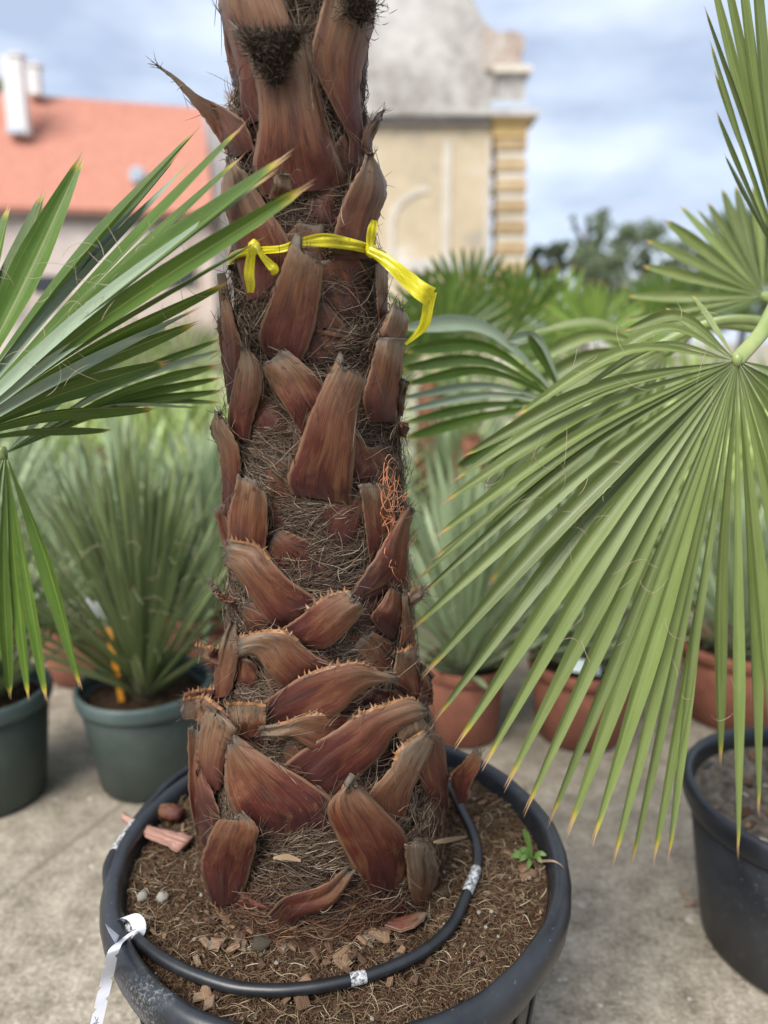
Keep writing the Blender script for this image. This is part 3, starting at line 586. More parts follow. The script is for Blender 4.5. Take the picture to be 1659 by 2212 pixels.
def blade_mesh(kind, L, w, bend, k):
    key = (kind, k)
    if key in BLADES: return BLADES[key]
    nv = 8; V, uv = [], []
    for j in range(nv):
        s = j / (nv - 1); ww = w * (.55 + 1.2 * s * (1 - s) if s < .9 else .63 * (1 - s) / .1 + .02)
        x = L * s; z = -bend * L * s * s
        for u in (-1, 0, 1): V.append((x, u * ww, z - (1 - abs(u)) * ww * .5)); uv.append((u / 2 + .5, s))
    m = mesh('blade', V, grid_faces(3, nv), True, uv); m.materials.append(MATS[kind]); BLADES[key] = m; return m
def rosette(parent, z, n, L, kind, seed, w=.0105, low=-10, inner=.02, stem=.12):
    r = random.Random(seed); V = lathe([(.035, z - .03), (.04, z + stem * .5), (.03, z + stem), (.005, z + stem + .02)], 10)
    link('stem', mesh('stem', *V), 'bark', parent)
    if n >= 130:
        rg = np.random.default_rng(seed); P = []
        for k in range(110):
            az, el = rg.uniform(0, 6.28), rad(rg.uniform(low, 80)); d = np.array([math.cos(el) * math.cos(az), math.cos(el) * math.sin(az), math.sin(el)]) * L * rg.uniform(.3, .85); c = d + (0, 0, z + stem * .5); th = rg.uniform(0, 6.28); cu = rg.uniform(-4, 4); ss = np.linspace(0, 1, 8)
            P.append(c + np.cumsum(np.stack([np.cos(th + cu * ss), .5 * np.sin(th * 2 + cu * ss), np.sin(th + cu * ss)], 1) * .009, 0))
        tag(link('curly_thread', tubes(np.array(P), .0006, 3, rg.uniform(.9, 1, 110)), 'straw', parent), kind='stuff')
    for k in range(n):
        q = k / n; el = rad(low + (92 - low) * q ** .85 + r.uniform(-8, 8)); az = k * 2.39996 + r.uniform(-.3, .3); el = max(el, rad(low + 4))
        o = link('leaf', blade_mesh(kind, 1, w, r.choice((.02, .06, .10)), r.randrange(3)) if 0 else blade_mesh(kind + str(round(w, 3)) if 0 else kind, 1.0, w / .5, (.02, .07, .12)[k % 3], k % 3), None, parent)
        o.location = (math.cos(az) * inner, math.sin(az) * inner, z + stem * q); o.rotation_euler = (r.uniform(-.5, .5), -el, az)
        s = L * r.uniform(.82, 1.08) * (1 - .15 * (1 - q)); o.scale = (s, .5 * r.uniform(.8, 1.2), s)
def potted_rosette(name, x, y, R, H, rb, body, rim, label, cat_label, n, L, kind, seed, group, pgroup, low=18, leaves=True):
    t = empty('plant_pot', (x, y, 0)); tag(t, label, 'pot', pgroup); pot_mesh(R, H, min(.045, H * .14), rb, body, rim, t)
    so_ = rough_disc(R * .91, H - .055, .006, 32, 8, .012, seed); link('potting_soil', so_, 'soil', t)
    p = empty(name, (x, y, H - .05)); tag(p, cat_label, 'yucca', group); rosette(p, 0, n, L, kind, seed, low=low)
    return t, p
YG, PG = 'potted yuccas', 'green plastic pots'
potted_rosette('yucca', -.683, 1.945, .19, .31, .14, 'pot_green', 'pot_green_rim', 'green plastic pot with pale rim, a spiky yucca in it, beside the big palm pot', 'dark green yucca bristling from the green pot next to the palm', 165, .64, 'yucca', 11, YG, PG, low=36)
potted_rosette('yucca', -1.10, 1.86, .178, .33, .135, 'pot_green', 'pot_green_rim', 'green plastic pot under the drooping fingers of a palm leaf', 'yucca in the green pot under drooping palm fingers', 130, .5, 'yucca', 12, YG, PG, low=34)
def px_pot(x, yb, Rpx):   # picture x, foot y -> place on the ground
    p = on_z(x, yb, 0); return p.x, p.y + Rpx, p
TG, TY_ = 'terracotta coloured pots', 'yuccas in terracotta pots'
for (x, yb, R, H, lab, ylab, n, L, kind, sd) in (
    (1008, 1622, .135, .26, 'slim terracotta coloured pot close behind the palm trunk', 'grey green yucca in the slim terracotta pot behind the palm trunk', 150, .62, 'yucca_blue', 21),
    (1272, 1632, .172, .265, 'terracotta coloured pot with a pale card label hanging on its rim', 'yucca behind the big hanging fan, in the pot with a card label', 110, .42, 'yucca_blue', 22),
    (1612, 1590, .18, .27, 'terracotta coloured pot behind the black pot', 'grey green yucca behind the black pot', 110, .5, 'yucca_blue', 23),
    (165, 1492, .19, .24, 'terracotta coloured pot standing behind the gap between green pots', 'pale yucca behind the gap between the two green pots', 120, .62, 'yucca_blue', 24),
    (432, 1480, .18, .26, 'terracotta coloured pot mostly hidden behind the green pot with yucca', 'pale yucca between the green pot and palm trunk', 120, .68, 'yucca_blue', 25)):
    X, Yy, _ = px_pot(x, yb, R * .78); potted_rosette('yucca', X, Yy, R, H, R * .78, 'terracotta', 'terracotta', lab, ylab, n, L, kind, sd, TY_, TG, low=24)
# card label on the middle terracotta pot, orange stick label in the green pot
def cards():
    a = at(1262, 1440, 2.06); V, Fc = box(-.05, .05, -.001, .001, -.022, .022, .0005); o = link('card_label', mesh('card', V, Fc, False), 'label_card'); o.location = a; o.rotation_euler = (rad(-50), rad(12), rad(8))
    tag(o, 'pale blue white card label lying over the terracotta pot rim', 'label')
    V, Fc = box(-.009, .009, -.001, .001, 0, .24, .0005); o = link('stick_label', mesh('stick', V, Fc, False), 'orange_label'); o.location = (-.735, 1.90, .26); o.rotation_euler = (rad(8), 0, rad(-10))
    tag(o, 'orange stick label pushed in among the yucca leaves', 'label')
    V, Fc = box(-.06, .06, -.001, .001, -.018, .018, .0005); o = link('card_label', mesh('card', V, Fc, False), 'tag_white'); o.location = at(195, 1310, 2.2); o.rotation_euler = (rad(-40), rad(28), 0)
    tag(o, 'white card label among yucca leaves above terracotta pot', 'label')
cards()
# rows of further plants, each one clump in its own pot
def clump_mesh(n, L, w, low, seed):
    r = random.Random(seed); V, Fc, uv = [], [], []
    for k in range(n):
        q = k / n; el = rad(low + (90 - low) * q ** .8 + r.uniform(-8, 8)); az = k * 2.39996; l = L * r.uniform(.7, 1.05); d = np.array([math.cos(el) * math.cos(az), math.cos(el) * math.sin(az), math.sin(el)]); sd_ = np.array([-math.sin(az), math.cos(az), 0]); o = len(V)
        b = np.array([0, 0, .1 * q])
        for s, ww in ((0, .6), (.35, 1), (.75, .7), (1, .03)):
            c = b + d * l * s + np.array([0, 0, -.10 * l * s * s]); V += [c - sd_ * w * ww, c + sd_ * w * ww]; uv += [(0, s), (1, s)]
        Fc += [(o + 2 * j, o + 2 * j + 1, o + 2 * j + 3, o + 2 * j + 2) for j in range(3)]
    return mesh('clump', V, Fc, True, uv)
def back_rows():
    kinds = ['yucca_lime', 'yucca_blue', 'yucca']; M = {(k, s): clump_mesh(76, 1, .021, -5, s) for k in kinds for s in (1, 2)}
    for (k, s), m in M.items(): m.materials.append(MATS[k])
    V, Fc = lathe([(.001, 0), (.11, 0), (.15, .24), (.16, .245), (.16, .28), (.145, .28), (.14, .2), (.001, .2)], 20); pm = mesh('pot', V, Fc); pm.materials.append(MATS['terracotta'])
    r = random.Random(5); spots = []
    for j, Y in enumerate((2.9, 3.5, 4.3, 5.4, 7.0, 9.5)):
        n = 7 + j
        for i in range(n):
            spots.append((-Y * .62 + (i + .5 * (j % 2)) * Y * 1.3 / n, Y + r.uniform(-.15, .15), j))
    for (x, y, j) in spots:
        if abs(x) > .62 * y: continue
        left = x < 0; k = ('yucca_lime' if r.random() < (.75 if j >= 1 else .2) else 'yucca_blue') if r.random() < .85 else 'yucca'
        h = r.uniform(.55, .8) * (1 + .13 * j); word = {'yucca_lime': 'bright lime green', 'yucca_blue': 'pale grey green', 'yucca': 'dark green'}[k]
        t = empty('spiky_plant', (x, y, 0)); tag(t, word + ' spiky potted plant standing in the rows behind', 'plant', word + ' plants in the back rows')
        link('pot', pm, None, t); f = link('foliage', M[(k, r.choice((1, 2)))], None, t); f.location = (0, 0, .24); f.scale = (h, h, h); f.rotation_euler = (0, 0, r.uniform(0, 6))
back_rows()
def back_palm(px, base, Y, trunk_h, fr, seed, label, mat='frond', R=.07):
    """more distant fan palms: trunk, pot and fronds"""
    p = on_z(px, base, 0) if Y is None else at(px, base, Y); t = empty('fan_palm', (p.x, p.y, 0)); tag(t, label, 'palm', 'fan palms in the back rows'); r = random.Random(seed)
    V, Fc = lathe([(.001, 0), (.14, 0), (.19, .3), (.2, .3), (.2, .34), (.18, .34), (.17, .28), (.001, .28)], 20); link('pot', mesh('pot', V, Fc), 'pot_black_dusty', t)
    V, Fc = lathe([(R * 1.3, .28), (R * 1.2, trunk_h * .5), (R, trunk_h), (R * .5, trunk_h + .1)], 14); link('trunk', mesh('trunk', V, Fc), 'palm_bark', t)
    top = np.array([p.x, p.y, trunk_h])
    for (hx, hy, dY, ra, a0, a1, m) in fr:
        hub = np.array(at(hx, hy, p.y + dY)); f = child('frond', tubes(crom([top, (top + hub) / 2 + np.array([0, 0, .08]), hub], 10)[None], .012, 6), 'petiole', t)
        tips = [(at(hx + ra * math.cos(rad(a)) * r.uniform(.93, 1.05), hy - ra * math.sin(rad(a)) * r.uniform(.93, 1.05), p.y + dY - .03), 0) for a in np.linspace(a0, a1, m)]
        fan(f, hub, tips, .03, mat, .4, .62, r, nv=8)
back_palm(1010, 1200, 3.3, .75, [(960, 735, -.2, 165, 20, 200, 22), (1070, 760, 0, 150, -10, 170, 22), (1010, 680, .2, 150, 0, 180, 20), (900, 790, -.2, 120, 60, 250, 18), (1120, 700, .1, 140, 40, 150, 14)], 31, 'fan palm with broad dark fans in front of the ochre facade', 'frond_dark', .075)
back_palm(1300, 1200, 3.9, .7, [(1285, 730, -.2, 130, -20, 200, 26), (1200, 735, 0, 165, 50, 160, 18), (1370, 760, 0, 110, -20, 150, 18), (1250, 790, .1, 120, 90, 260, 16)], 32, 'fan palm with a bright green fan before the far trees', 'frond_lime', .07)
back_palm(330, 1150, 6.5, .8, [(300, 800, 0, 120, 0, 180, 20), (400, 790, 0, 110, -10, 160, 18), (220, 815, 0, 100, 20, 200, 18)], 33, 'fan palm low between house wall and yuccas', 'frond', .07)
back_palm(1480, 1200, 5.5, .8, [(1440, 690, 0, 120, 0, 180, 20), (1540, 690, 0, 120, 0, 180, 20)], 34, 'fan palm below the far trees, behind the turned-away fan', 'frond_dark', .07)
back_palm(928, 1150, 4.6, .95, [(880, 800, 0, 90, 60, 200, 14), (980, 800, 0, 90, -10, 120, 14), (930, 770, 0, 90, 20, 160, 14)], 35, 'fan palm with a bare reddish trunk right behind the orange twine', 'frond_dark', .085)

# black pot of the right-hand palm
def black_pot():
    t = empty('black_pot', (.885, 1.33, 0)); tag(t, 'dusty black plastic pot with rounded rim behind the hanging fan tips', 'pot')
    pot_mesh(.262, .365, .05, .195, 'pot_black_dusty', 'pot_black', t)
    s = link('potting_soil', rough_disc(.237, .322, .007, 64, 18, .02, 3), 'soil_grey', t)
    r = random.Random(9)
    for k in range(46):
        a = r.uniform(0, 6.28); q = .225 * r.random() ** .5; L = r.uniform(.006, .016)
        V, Fc = box(-L, L, -L * .6, L * .6, -.003, .003, .001); c = link('bark_chip', mesh('chip', V, Fc, False), 'bark_chip' if k % 4 else 'perlite', s); c.location = (q * math.cos(a), q * math.sin(a), .338 - q * .04); c.rotation_euler = (r.uniform(-.5, .5), r.uniform(-.5, .5), a)
black_pot()

# ------------------------------------------------------------------ the pot in front, its soil and litter
PX, PYc, PZ = -.069, 1.0, .497; SZ = .462
def soil_z(x, y):
    d = math.hypot(x - PX, y - PYc); return SZ + .028 * max(0, 1 - d / .26) ** 1.0 + .004 * math.sin(x * 31) * math.cos(y * 27)
def main_pot():
    t = empty('palm_pot', (PX, PYc, 0)); tag(t, 'large black plastic pot with rolled rim holding the big cut-back palm', 'pot')
    V, Fc = lathe([(.001, .004), (.255, .004), (.268, .014), (.296, .22), (.318, .437), (.312, .447), (.306, .44), (.300, .36), (.001, .36)], 96)
    link('pot_body', mesh('body', V, Fc), 'pot_black', t)
    for k in range(28):
        a = 2 * math.pi * k / 28; P = [(r_ * math.cos(a), r_ * math.sin(a), z) for r_, z in ((.272, .03), (.2975, .22), (.3185, .42))]
        link('moulded_rib', one_tube(P, .0035, 8, 6), 'pot_black', t)
    n = 128; prof = [(.311, .436), (.338, .437), (.3455, .442), (.349, .452), (.3505, .466), (.3495, .478), (.346, .487), (.340, .4935), (.333, .497), (.327, .4955), (.3225, .490), (.3195, .480), (.317, .462), (.312, .438)]
    V = []
    for (r_, z) in prof:
        for i in range(n):
            a = 2 * math.pi * i / n; w = .0016 * math.sin(3 * a + 1) + .0009 * math.sin(11 * a) + .0005 * math.sin(29 * a + z * 200); V.append(((r_ + w) * math.cos(a), (r_ + w) * math.sin(a), z + .0015 * math.sin(2 * a)))
    rim = link('rim', mesh('rim', V, grid_faces(n, len(prof), 0, True)), 'pot_rim_worn', t)
    # soil
    nr, na = 46, 150; V = [(0, 0, soil_z(PX, PYc))]; rg = np.random.default_rng(4)
    for j in range(1, nr + 1):
        for i in range(na):
            q = .317 * j / nr; a = 2 * math.pi * i / na; x, y = q * math.cos(a), q * math.sin(a); V.append((x, y, soil_z(x + PX, y + PYc) + rg.normal() * .0022))
    Fc = [(0, 1 + i, 1 + (i + 1) % na) for i in range(na)] + [(1 + j * na + i, 1 + (j + 1) * na + i, 1 + (j + 1) * na + (i + 1) % na, 1 + j * na + (i + 1) % na) for j in range(nr - 1) for i in range(na)]
    s = link('potting_soil', mesh('soil', V, Fc), 'soil', t)
    # straw and coir litter
    def litter(n, L0, L1, rad_, lift, mat, seed, tlo, thi, curl):
        r = np.random.default_rng(seed); q = .312 * np.sqrt(r.random(n)); a = r.uniform(0, 2 * np.pi, n); th = r.uniform(0, 2 * np.pi, n); L = r.uniform(L0, L1, n); cu = r.normal(0, curl, n); k = 7; P = np.zeros((n, k, 3))
        x, y = q * np.cos(a), q * np.sin(a); z0 = r.uniform(0, lift, n); tz = r.normal(0, .10, n)
        for j in range(k):
            d = np.hypot(x, y); P[:, j, 0] = np.where(d > .314, x * .314 / d, x); P[:, j, 1] = np.where(d > .314, y * .314 / d, y)
            P[:, j, 2] = SZ + .028 * np.maximum(0, 1 - d / .26) + .004 * np.sin((x + PX) * 31) * np.cos((y + PYc) * 27) + .002 + z0 + np.abs(tz) * L * np.sin(np.pi * j / (k - 1))
            an = th + cu * (j / k - .5) * 2; x = x + np.cos(an) * L / k; y = y + np.sin(an) * L / k
        o = link('litter', tubes(P, rad_, 3, r.uniform(tlo, thi, n)), mat, s); tag(o, kind='stuff')
    litter(15000, .006, .024, .00036, .006, 'straw', 1, 0, .75, .45); litter(2200, .02, .05, .00034, .007, 'straw', 2, .3, 1, 1.1); litter(900, .015, .04, .0006, .007, 'straw', 5, .5, 1, .25); litter(11000, .006, .016, .00052, .005, 'fibre_red', 3, .1, 1, .35)
    rg = np.random.default_rng(31); n_ = 7000; q = .312 * np.sqrt(rg.random(n_)); a = rg.uniform(0, 6.283, n_); x, y = q * np.cos(a), q * np.sin(a); g = rg.uniform(.0006, .0022, n_) * np.where(rg.random(n_) < .08, 2, 1)
    z = SZ + .028 * np.maximum(0, 1 - q / .26) + .004 * np.sin((x + PX) * 31) * np.cos((y + PYc) * 27) + rg.uniform(.001, .006, n_); c = np.stack([x, y, z], 1); D = rg.normal(size=(n_, 5, 3)); D /= np.linalg.norm(D, axis=2, keepdims=True); D[:, 4, 2] = np.abs(D[:, 4, 2]) + .4
    Vc = (c[:, None] + D * g[:, None, None]).reshape(-1, 3); Fi = (np.arange(n_)[:, None, None] * 5 + np.array([(0, 1, 4), (1, 2, 4), (2, 3, 4), (3, 0, 4), (0, 2, 1)])[None]).reshape(-1, 3)
    tag(link('soil_crumb', mesh('crumbs', Vc, Fi, False, None, np.repeat(np.clip(rg.normal(.35, .3, n_), 0, 1), 5)), 'straw', s), kind='stuff')
    # bark chips, perlite grains
    r = random.Random(13); cm = []
    for k in range(10):
        a, b, c = r.uniform(.006, .012), r.uniform(.004, .008), r.uniform(.0018, .004); V, Fc = box(-a, a, -b, b, -c, c, .0016); V = [(x * (1 + r.uniform(-.3, .3)), y * (1 + r.uniform(-.3, .3)), z + r.uniform(-.001, .001)) for x, y, z in V]; m = mesh('chip', V, Fc, False); m.materials.append(MATS['bark_chip']); cm.append(m)
    dense = [on_z(x, y, SZ) for x, y in ((500, 2010), (545, 2035), (585, 2005), (620, 2060), (655, 2025), (700, 2030), (720, 2060), (690, 2090), (800, 2040), (760, 2080), (580, 2060), (455, 2010), (520, 2060), (640, 2005), (1140, 1885), (1150, 1900), (745, 2100), (830, 2050), (650, 2170), (440, 2170), (470, 2060))]
    for k in range(260):
        if k < 90: c = dense[k % len(dense)]; x, y = c.x - PX + r.gauss(0, .008), c.y - PYc + r.gauss(0, .008)
        else: a = r.uniform(0, 6.28); q = .305 * r.random() ** .5; x, y = q * math.cos(a), q * math.sin(a)
        o = link('bark_chip', cm[k % 10], None, s); o.location = (x, y, soil_z(x + PX, y + PYc) + .010); o.rotation_euler = (r.uniform(-.6, .6), r.uniform(-.6, .6), r.uniform(0, 6.28)); sc = r.uniform(.5, 1.15) if k < 90 else r.uniform(.25, .75); o.scale = (sc, sc, sc)
    def blob(seed, sq=.75):
        r = np.random.default_rng(seed); V = []
        for j in range(6):
            for i in range(8):
                th = math.pi * (j + .0001) / 5; a = 2 * math.pi * i / 8; k = 1 + r.normal() * .14; V.append((k * math.sin(th) * math.cos(a), k * math.sin(th) * math.sin(a), k * math.cos(th) * sq))
        return mesh('grain', V, grid_faces(8, 6, 0, True))
    gm = [blob(k) for k in range(5)]
    for m in gm: m.materials.append(MATS['perlite'])
    for k in range(45):
        a = r.uniform(0, 6.28); q = .3 * r.random() ** .5; x, y = q * math.cos(a), q * math.sin(a); o = link('perlite_grain', gm[k % 5], None, s); g = r.uniform(.0012, .0032); o.scale = (g, g, g); o.location = (x, y, soil_z(x + PX, y + PYc) + .009)
    cl = blob(77, .55); cl.materials.append(MATS['clod'])
    for (x, y, g, lab) in ((567, 2040, .016, 'grey lump of compacted soil lying among the bark chips'), (862, 2074, .009, 'greenish grey lichen covered lump near the hose and front rim')):
        p = on_z(x, y, SZ + .01); o = link('soil_clod', cl, None); o.location = (p.x, p.y, soil_z(p.x, p.y) + .012); o.scale = (g, g * .8, g * .8); tag(o, lab, 'clod')
    pm_ = blob(55, .8); pm_.materials.append(MATS['perlite'])
    for (x, y, g) in ((309, 1936, .0085), (352, 1937, .009), (295, 1990, .007)):
        p = on_z(x, y, SZ + .01); o = link('pale_pebble', pm_, None); o.location = (p.x, p.y, soil_z(p.x, p.y) + .007); o.scale = (g, g * .85, g); o.rotation_euler = (0, 0, x); tag(o, 'knobbly whitish pebble on the soil by the hose', 'pebble', 'whitish pebbles on the soil')
main_pot()
def hose():
    pts = [(520, 1640), (455, 1645), (411, 1660), (357, 1699), (292, 1777), (240, 1855), (234, 1905), (254, 1975), (299, 2032), (377, 2086), (487, 2128), (579, 2139), (657, 2135), (735, 2122), (819, 2099), (911, 2057), (976, 1998), (1015, 1914), (1031, 1862), (1024, 1809), (998, 1751), (975, 1705), (930, 1665)]
    P = [on_z(x, y, SZ + .019) for x, y in pts]; t = empty('drip_hose', P[11]); tag(t, 'black irrigation hose looped round the palm on top of the soil', 'hose')
    C = crom(P, 220); child('tube', tubes(C[None], .0077, 14, None, False), 'hose', t)
    for f0, f1 in ((.185, .215), (.345, .358), (.605, .621), (.765, .80)):
        a, b = int(f0 * 219), int(f1 * 219) + 1; child('paint_mark', tubes(crom(C[a:b + 1], 14)[None], .0080, 14, None, False), 'paint_mark', t)
hose()
def strip_px(rows, name='strip', nu=7, n=40, wob=.0015, seed=0, thick=0):
    """band through picture points; rows (x, y, halfwidth_px, Y or None, lift): None lays it on the trunk"""
    r = np.random.default_rng(seed); A = crom([(x, y, w, 0 if Y is None else Y, l) for x, y, w, Y, l in rows], n); T = np.gradient(A[:, :2], axis=0); T /= np.linalg.norm(T, axis=1)[:, None] + 1e-9; Nn = np.stack([-T[:, 1], T[:, 0]], 1)
    ph = r.uniform(0, 6, 4); V, uv = [], []
    for j in range(n):
        for i in range(nu):
            u = i / (nu - 1) * 2 - 1; q = A[j, :2] + Nn[j] * A[j, 2] * u; w = wob * (math.sin(u * 7 + ph[0] + j * .13) + .6 * math.sin(u * 13 + ph[1] - j * .21)) + wob * .8 * math.sin(j * .5 + ph[2])
            if all(R_[3] is None for R_ in rows): p = hit(q[0], q[1], A[j, 4] + w, -w)
            else: p = np.array(at(q[0], q[1], A[j, 3] + w))
            V.append(p); uv.append((i / (nu - 1), j / n * 6))
    return mesh(name, V, grid_faces(nu, n), True, uv)
def plant_tag():
    t = empty('plant_tag', at(262, 2020, .80)); tag(t, 'white plastic strap label looped round the hose and hanging over the rim', 'label')
    c = np.array(on_z(276, 2010, SZ + .021)); ring = [c + np.array([math.cos(a) * .016, math.sin(a) * .010 - .002, math.sin(a) * .015 + .001]) for a in np.linspace(0, 2 * math.pi, 26)]
    V = []; ax = np.array([.0055, .0045, -.001])
    for p in ring: V += [p - ax * 1.3, p + ax * 1.3]
    child('loop', mesh('loop', V, grid_faces(2, len(ring))), 'tag_white', t)
    def on_rim(x, y):
        d = ray(x, y); p = np.array(on_z(x, y, PZ + .004))
        if math.hypot(p[0] - PX, p[1] - PYc) < .345: return p
        a_ = d[0] ** 2 + d[1] ** 2; b_ = -2 * (d[0] * PX + d[1] * PYc); c_ = PX * PX + PYc * PYc - .357 ** 2; dc = b_ * b_ - 4 * a_ * c_
        return C0 + d * ((-b_ - math.sqrt(max(dc, 0))) / (2 * a_))
    P = [(292, 2010), (266, 2030), (246, 2052), (232, 2110), (219, 2165), (203, 2235), (185, 2320)]; w = [9, 11, 13, 14.5, 14.5, 15, 15]
    pts = [on_rim(x, y) for x, y in P[:4]]; Yl = pts[3][1]; pts += [np.array(at(x, y, Yl - .006 * k)) for k, (x, y) in enumerate(P[4:])]
    C = crom(pts, 90); wd_ = np.interp(np.linspace(0, 1, 90), np.linspace(0, 1, 7), w) * .00052; V = []
    for j in range(90):
        l_ = .5 if j in (38, 50, 62) else (.75 if j in (39, 51, 63) else 1); r_ = .5 if j in (34, 46, 58) else (.75 if j in (35, 47, 59) else 1)
        V += [C[j] - np.array([1, .35, .12]) * wd_[j] * l_, C[j], C[j] + np.array([1, .35, .12]) * wd_[j] * r_]
    s = child('strap', mesh('strap', V, grid_faces(3, 90), False), 'tag_white', t)
    V = [on_rim(258, 2024) + np.array([0, 0, .002]), on_rim(228, 2004) + np.array([0, 0, .006]), on_rim(236, 2022) + np.array([0, 0, .006]), on_rim(250, 2042) + np.array([0, 0, .002])]; child('pointed_end', mesh('pe', V, [(0, 1, 2, 3)], False), 'tag_white', t)
    pen = [crom([at(x, y, Yl - .016) for x, y in l], 8) for l in (((205, 2196), (208, 2206), (201, 2212)), ((212, 2198), (206, 2222), (208, 2230)), ((200, 2212), (210, 2210), (214, 2208)))]
    link('ink_mark', tubes(np.array(pen), .0004, 4, None, False), 'ink', s)
plant_tag()

# ------------------------------------------------------------------ the palm
PALM = empty('cut_back_palm', (PX, PYc, SZ)); tag(PALM, 'thick palm trunk clad in cut brown leaf bases and matted fibre', 'palm tree')
def trunk_core():
    nu, nv = 72, 120; zs = np.linspace(.44, 1.95, nv); V = []; rg = np.random.default_rng(3)
    for z in zs:
        R = float(TR(z)); X = float(TX(z))
        for i in range(nu): a = 2 * math.pi * i / nu; q = R * (1 + .012 * math.sin(5 * a + z * 22) + rg.normal() * .006) - .004; V.append((X + q * math.cos(a), TY + q * math.sin(a), z))
    child('trunk', mesh('trunk', V, grid_faces(nu, nv, 0, True) + [tuple(range((nv - 1) * nu, nv * nu))]), 'trunk_core', PALM)
trunk_core()
EDGES = []   # margins of leaf bases, to hang fibre on
def leaf_base(crop, rows, tone=(.5, .5), spine=None, bulge=.006, thick=.005, rag=.03, nu=13, nv=30, label=None, furl=0, fray=.5, notch=0):
    A = np.array([(*cv(crop, a, b), *cv(crop, c, d), l * .00105 + (.007 if rows[-1][4] > 10 else .0005)) for a, b, c, d, l in rows])
    if np.hypot(A[1, 2] - A[1, 0], A[1, 3] - A[1, 1]) > 34:
        m_ = (A[:, 0:2] + A[:, 2:4]) / 2; A[:, 0:2] = m_ + (A[:, 0:2] - m_) * 1.11; A[:, 2:4] = m_ + (A[:, 2:4] - m_) * 1.11
    G_ = crom(A, nv)
    r = np.random.default_rng(len(bpy.data.objects)); u = np.linspace(0, 1, nu); jag = r.normal(0, 1, nu) * rag; jag = np.convolve(np.r_[jag[0], jag, jag[-1]], [.25, .5, .25], 'valid')
    x = G_[:, 0:1] * (1 - u) + G_[:, 2:3] * u; y = G_[:, 1:2] * (1 - u) + G_[:, 3:4] * u
    y[-5:] += notch * np.array([.08, .25, .5, .8, 1])[:, None] * np.sin(math.pi * u)[None] ** 1.5
    ej = r.normal(0, .9, (nv, 2)); x[:, 0] += ej[:, 0]; x[:, -1] += ej[:, 1]; y[:, 0] += r.normal(0, .7, nv)
    dx, dy = x[-1] - x[-3], y[-1] - y[-3]; ln = math.hypot(A[-1, 0] - A[0, 0], A[-1, 1] - A[0, 1]); dd = math.hypot(dx.mean(), dy.mean()) + 1e-6
    x[-1] += dx / dd * jag * ln; y[-1] += dy / dd * jag * ln
    s = np.linspace(0, 1, nv)[:, None]; arch = (1 - np.abs(2 * u - 1) ** 2.8)[None] * bulge * .6 * np.minimum(1, .35 + s * 1.3) * (1 - furl * s)
    ripple = (r.normal(0, .00035, nu)[None] + .0009 * np.sin(u * 9 + r.uniform(0, 6))[None]) * (.4 + s) + np.interp(u, np.linspace(0, 1, 7), r.normal(0, .0011, 7))[None] * (.3 + s) + .0012 * np.sin(s * 11 + r.uniform(0, 6) + u[None] * 3)
    lift = G_[:, 4:5] + arch + ripple
    P = hit(x, y, lift, 0)
    du = np.gradient(P, axis=1); dv = np.gradient(P, axis=0); N_ = np.cross(du, dv); N_ /= np.linalg.norm(N_, axis=2, keepdims=True) + 1e-9
    N_ *= np.where((N_ * (C0 - P)).sum(2, keepdims=True) < 0, -1, 1)
    tk = thick * (.3 + .7 * (1 - np.abs(2 * u - 1) ** 2.5))[None, :, None]; Q = P - N_ * tk
    V = np.concatenate([P.reshape(-1, 3), Q.reshape(-1, 3)]); o2 = nu * nv; f1 = grid_faces(nu, nv); f2 = [tuple(i + o2 for i in f[::-1]) for f in f1]; fs = []
    rim = [j * nu for j in range(nv)] + [(nv - 1) * nu + i for i in range(1, nu)] + [j * nu + nu - 1 for j in range(nv - 2, -1, -1)]
    for a, b in zip(rim, rim[1:]): fs.append((a, b, b + o2, a + o2))
    uv = np.stack([np.broadcast_to(u, (nv, nu)), np.broadcast_to(s, (nv, nu))], -1).reshape(-1, 2); uv = np.concatenate([uv, uv])
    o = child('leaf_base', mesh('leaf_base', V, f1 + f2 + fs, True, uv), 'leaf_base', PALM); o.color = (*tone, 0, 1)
    if label: o['label'] = label
    EDGES.append((P[:, 0], P[:, -1], P[-1], fray, N_[:, nu // 2]))
    if spine:
        side, v0, v1 = spine; E = {'L': P[:, 0], 'R': P[:, -1], 'T': P[-1]}[side]; In = {'L': P[:, 2], 'R': P[:, -3], 'T': P[-3]}[side]
        seg = np.linalg.norm(np.diff(E, axis=0), axis=1); cum = np.r_[0, np.cumsum(seg)]; tot = cum[-1]; d = tot * v0; Vs, Fs = [], []
        # ridge of the saw edge, then the teeth
        while d < tot * v1:
            p = np.array([np.interp(d, cum, E[:, k]) for k in range(3)]); q = np.array([np.interp(d, cum, In[:, k]) for k in range(3)]); t_ = np.array([np.interp(min(tot, d + .004), cum, E[:, k]) for k in range(3)]) - p; t_ /= np.linalg.norm(t_) + 1e-9
            out = p - q; out -= t_ * (out @ t_); out /= np.linalg.norm(out) + 1e-9; n_ = np.cross(out, t_); L = r.uniform(.0035, .0105) * (.7 if side == 'T' else 1); b = r.uniform(.0012, .0024); c = p - out * .0012; k0 = len(Vs); lean = r.uniform(-.3, 1.1) * (1 if side != 'T' else .2)
            m = p + out * L * .55 + t_ * L * .12 * lean; tip = p + out * L + t_ * L * .65 * lean
            for ctr, w in ((c, b * 1.35), (m, b * .55)): Vs += [ctr - t_ * w, ctr + n_ * w * .6, ctr + t_ * w, ctr - n_ * w * .6]
            Vs.append(tip)
            for i in range(4): j = (i + 1) % 4; Fs += [(k0 + i, k0 + j, k0 + 4 + j, k0 + 4 + i), (k0 + 4 + i, k0 + 4 + j, k0 + 8)]
            d += r.uniform(.0045, .0125)
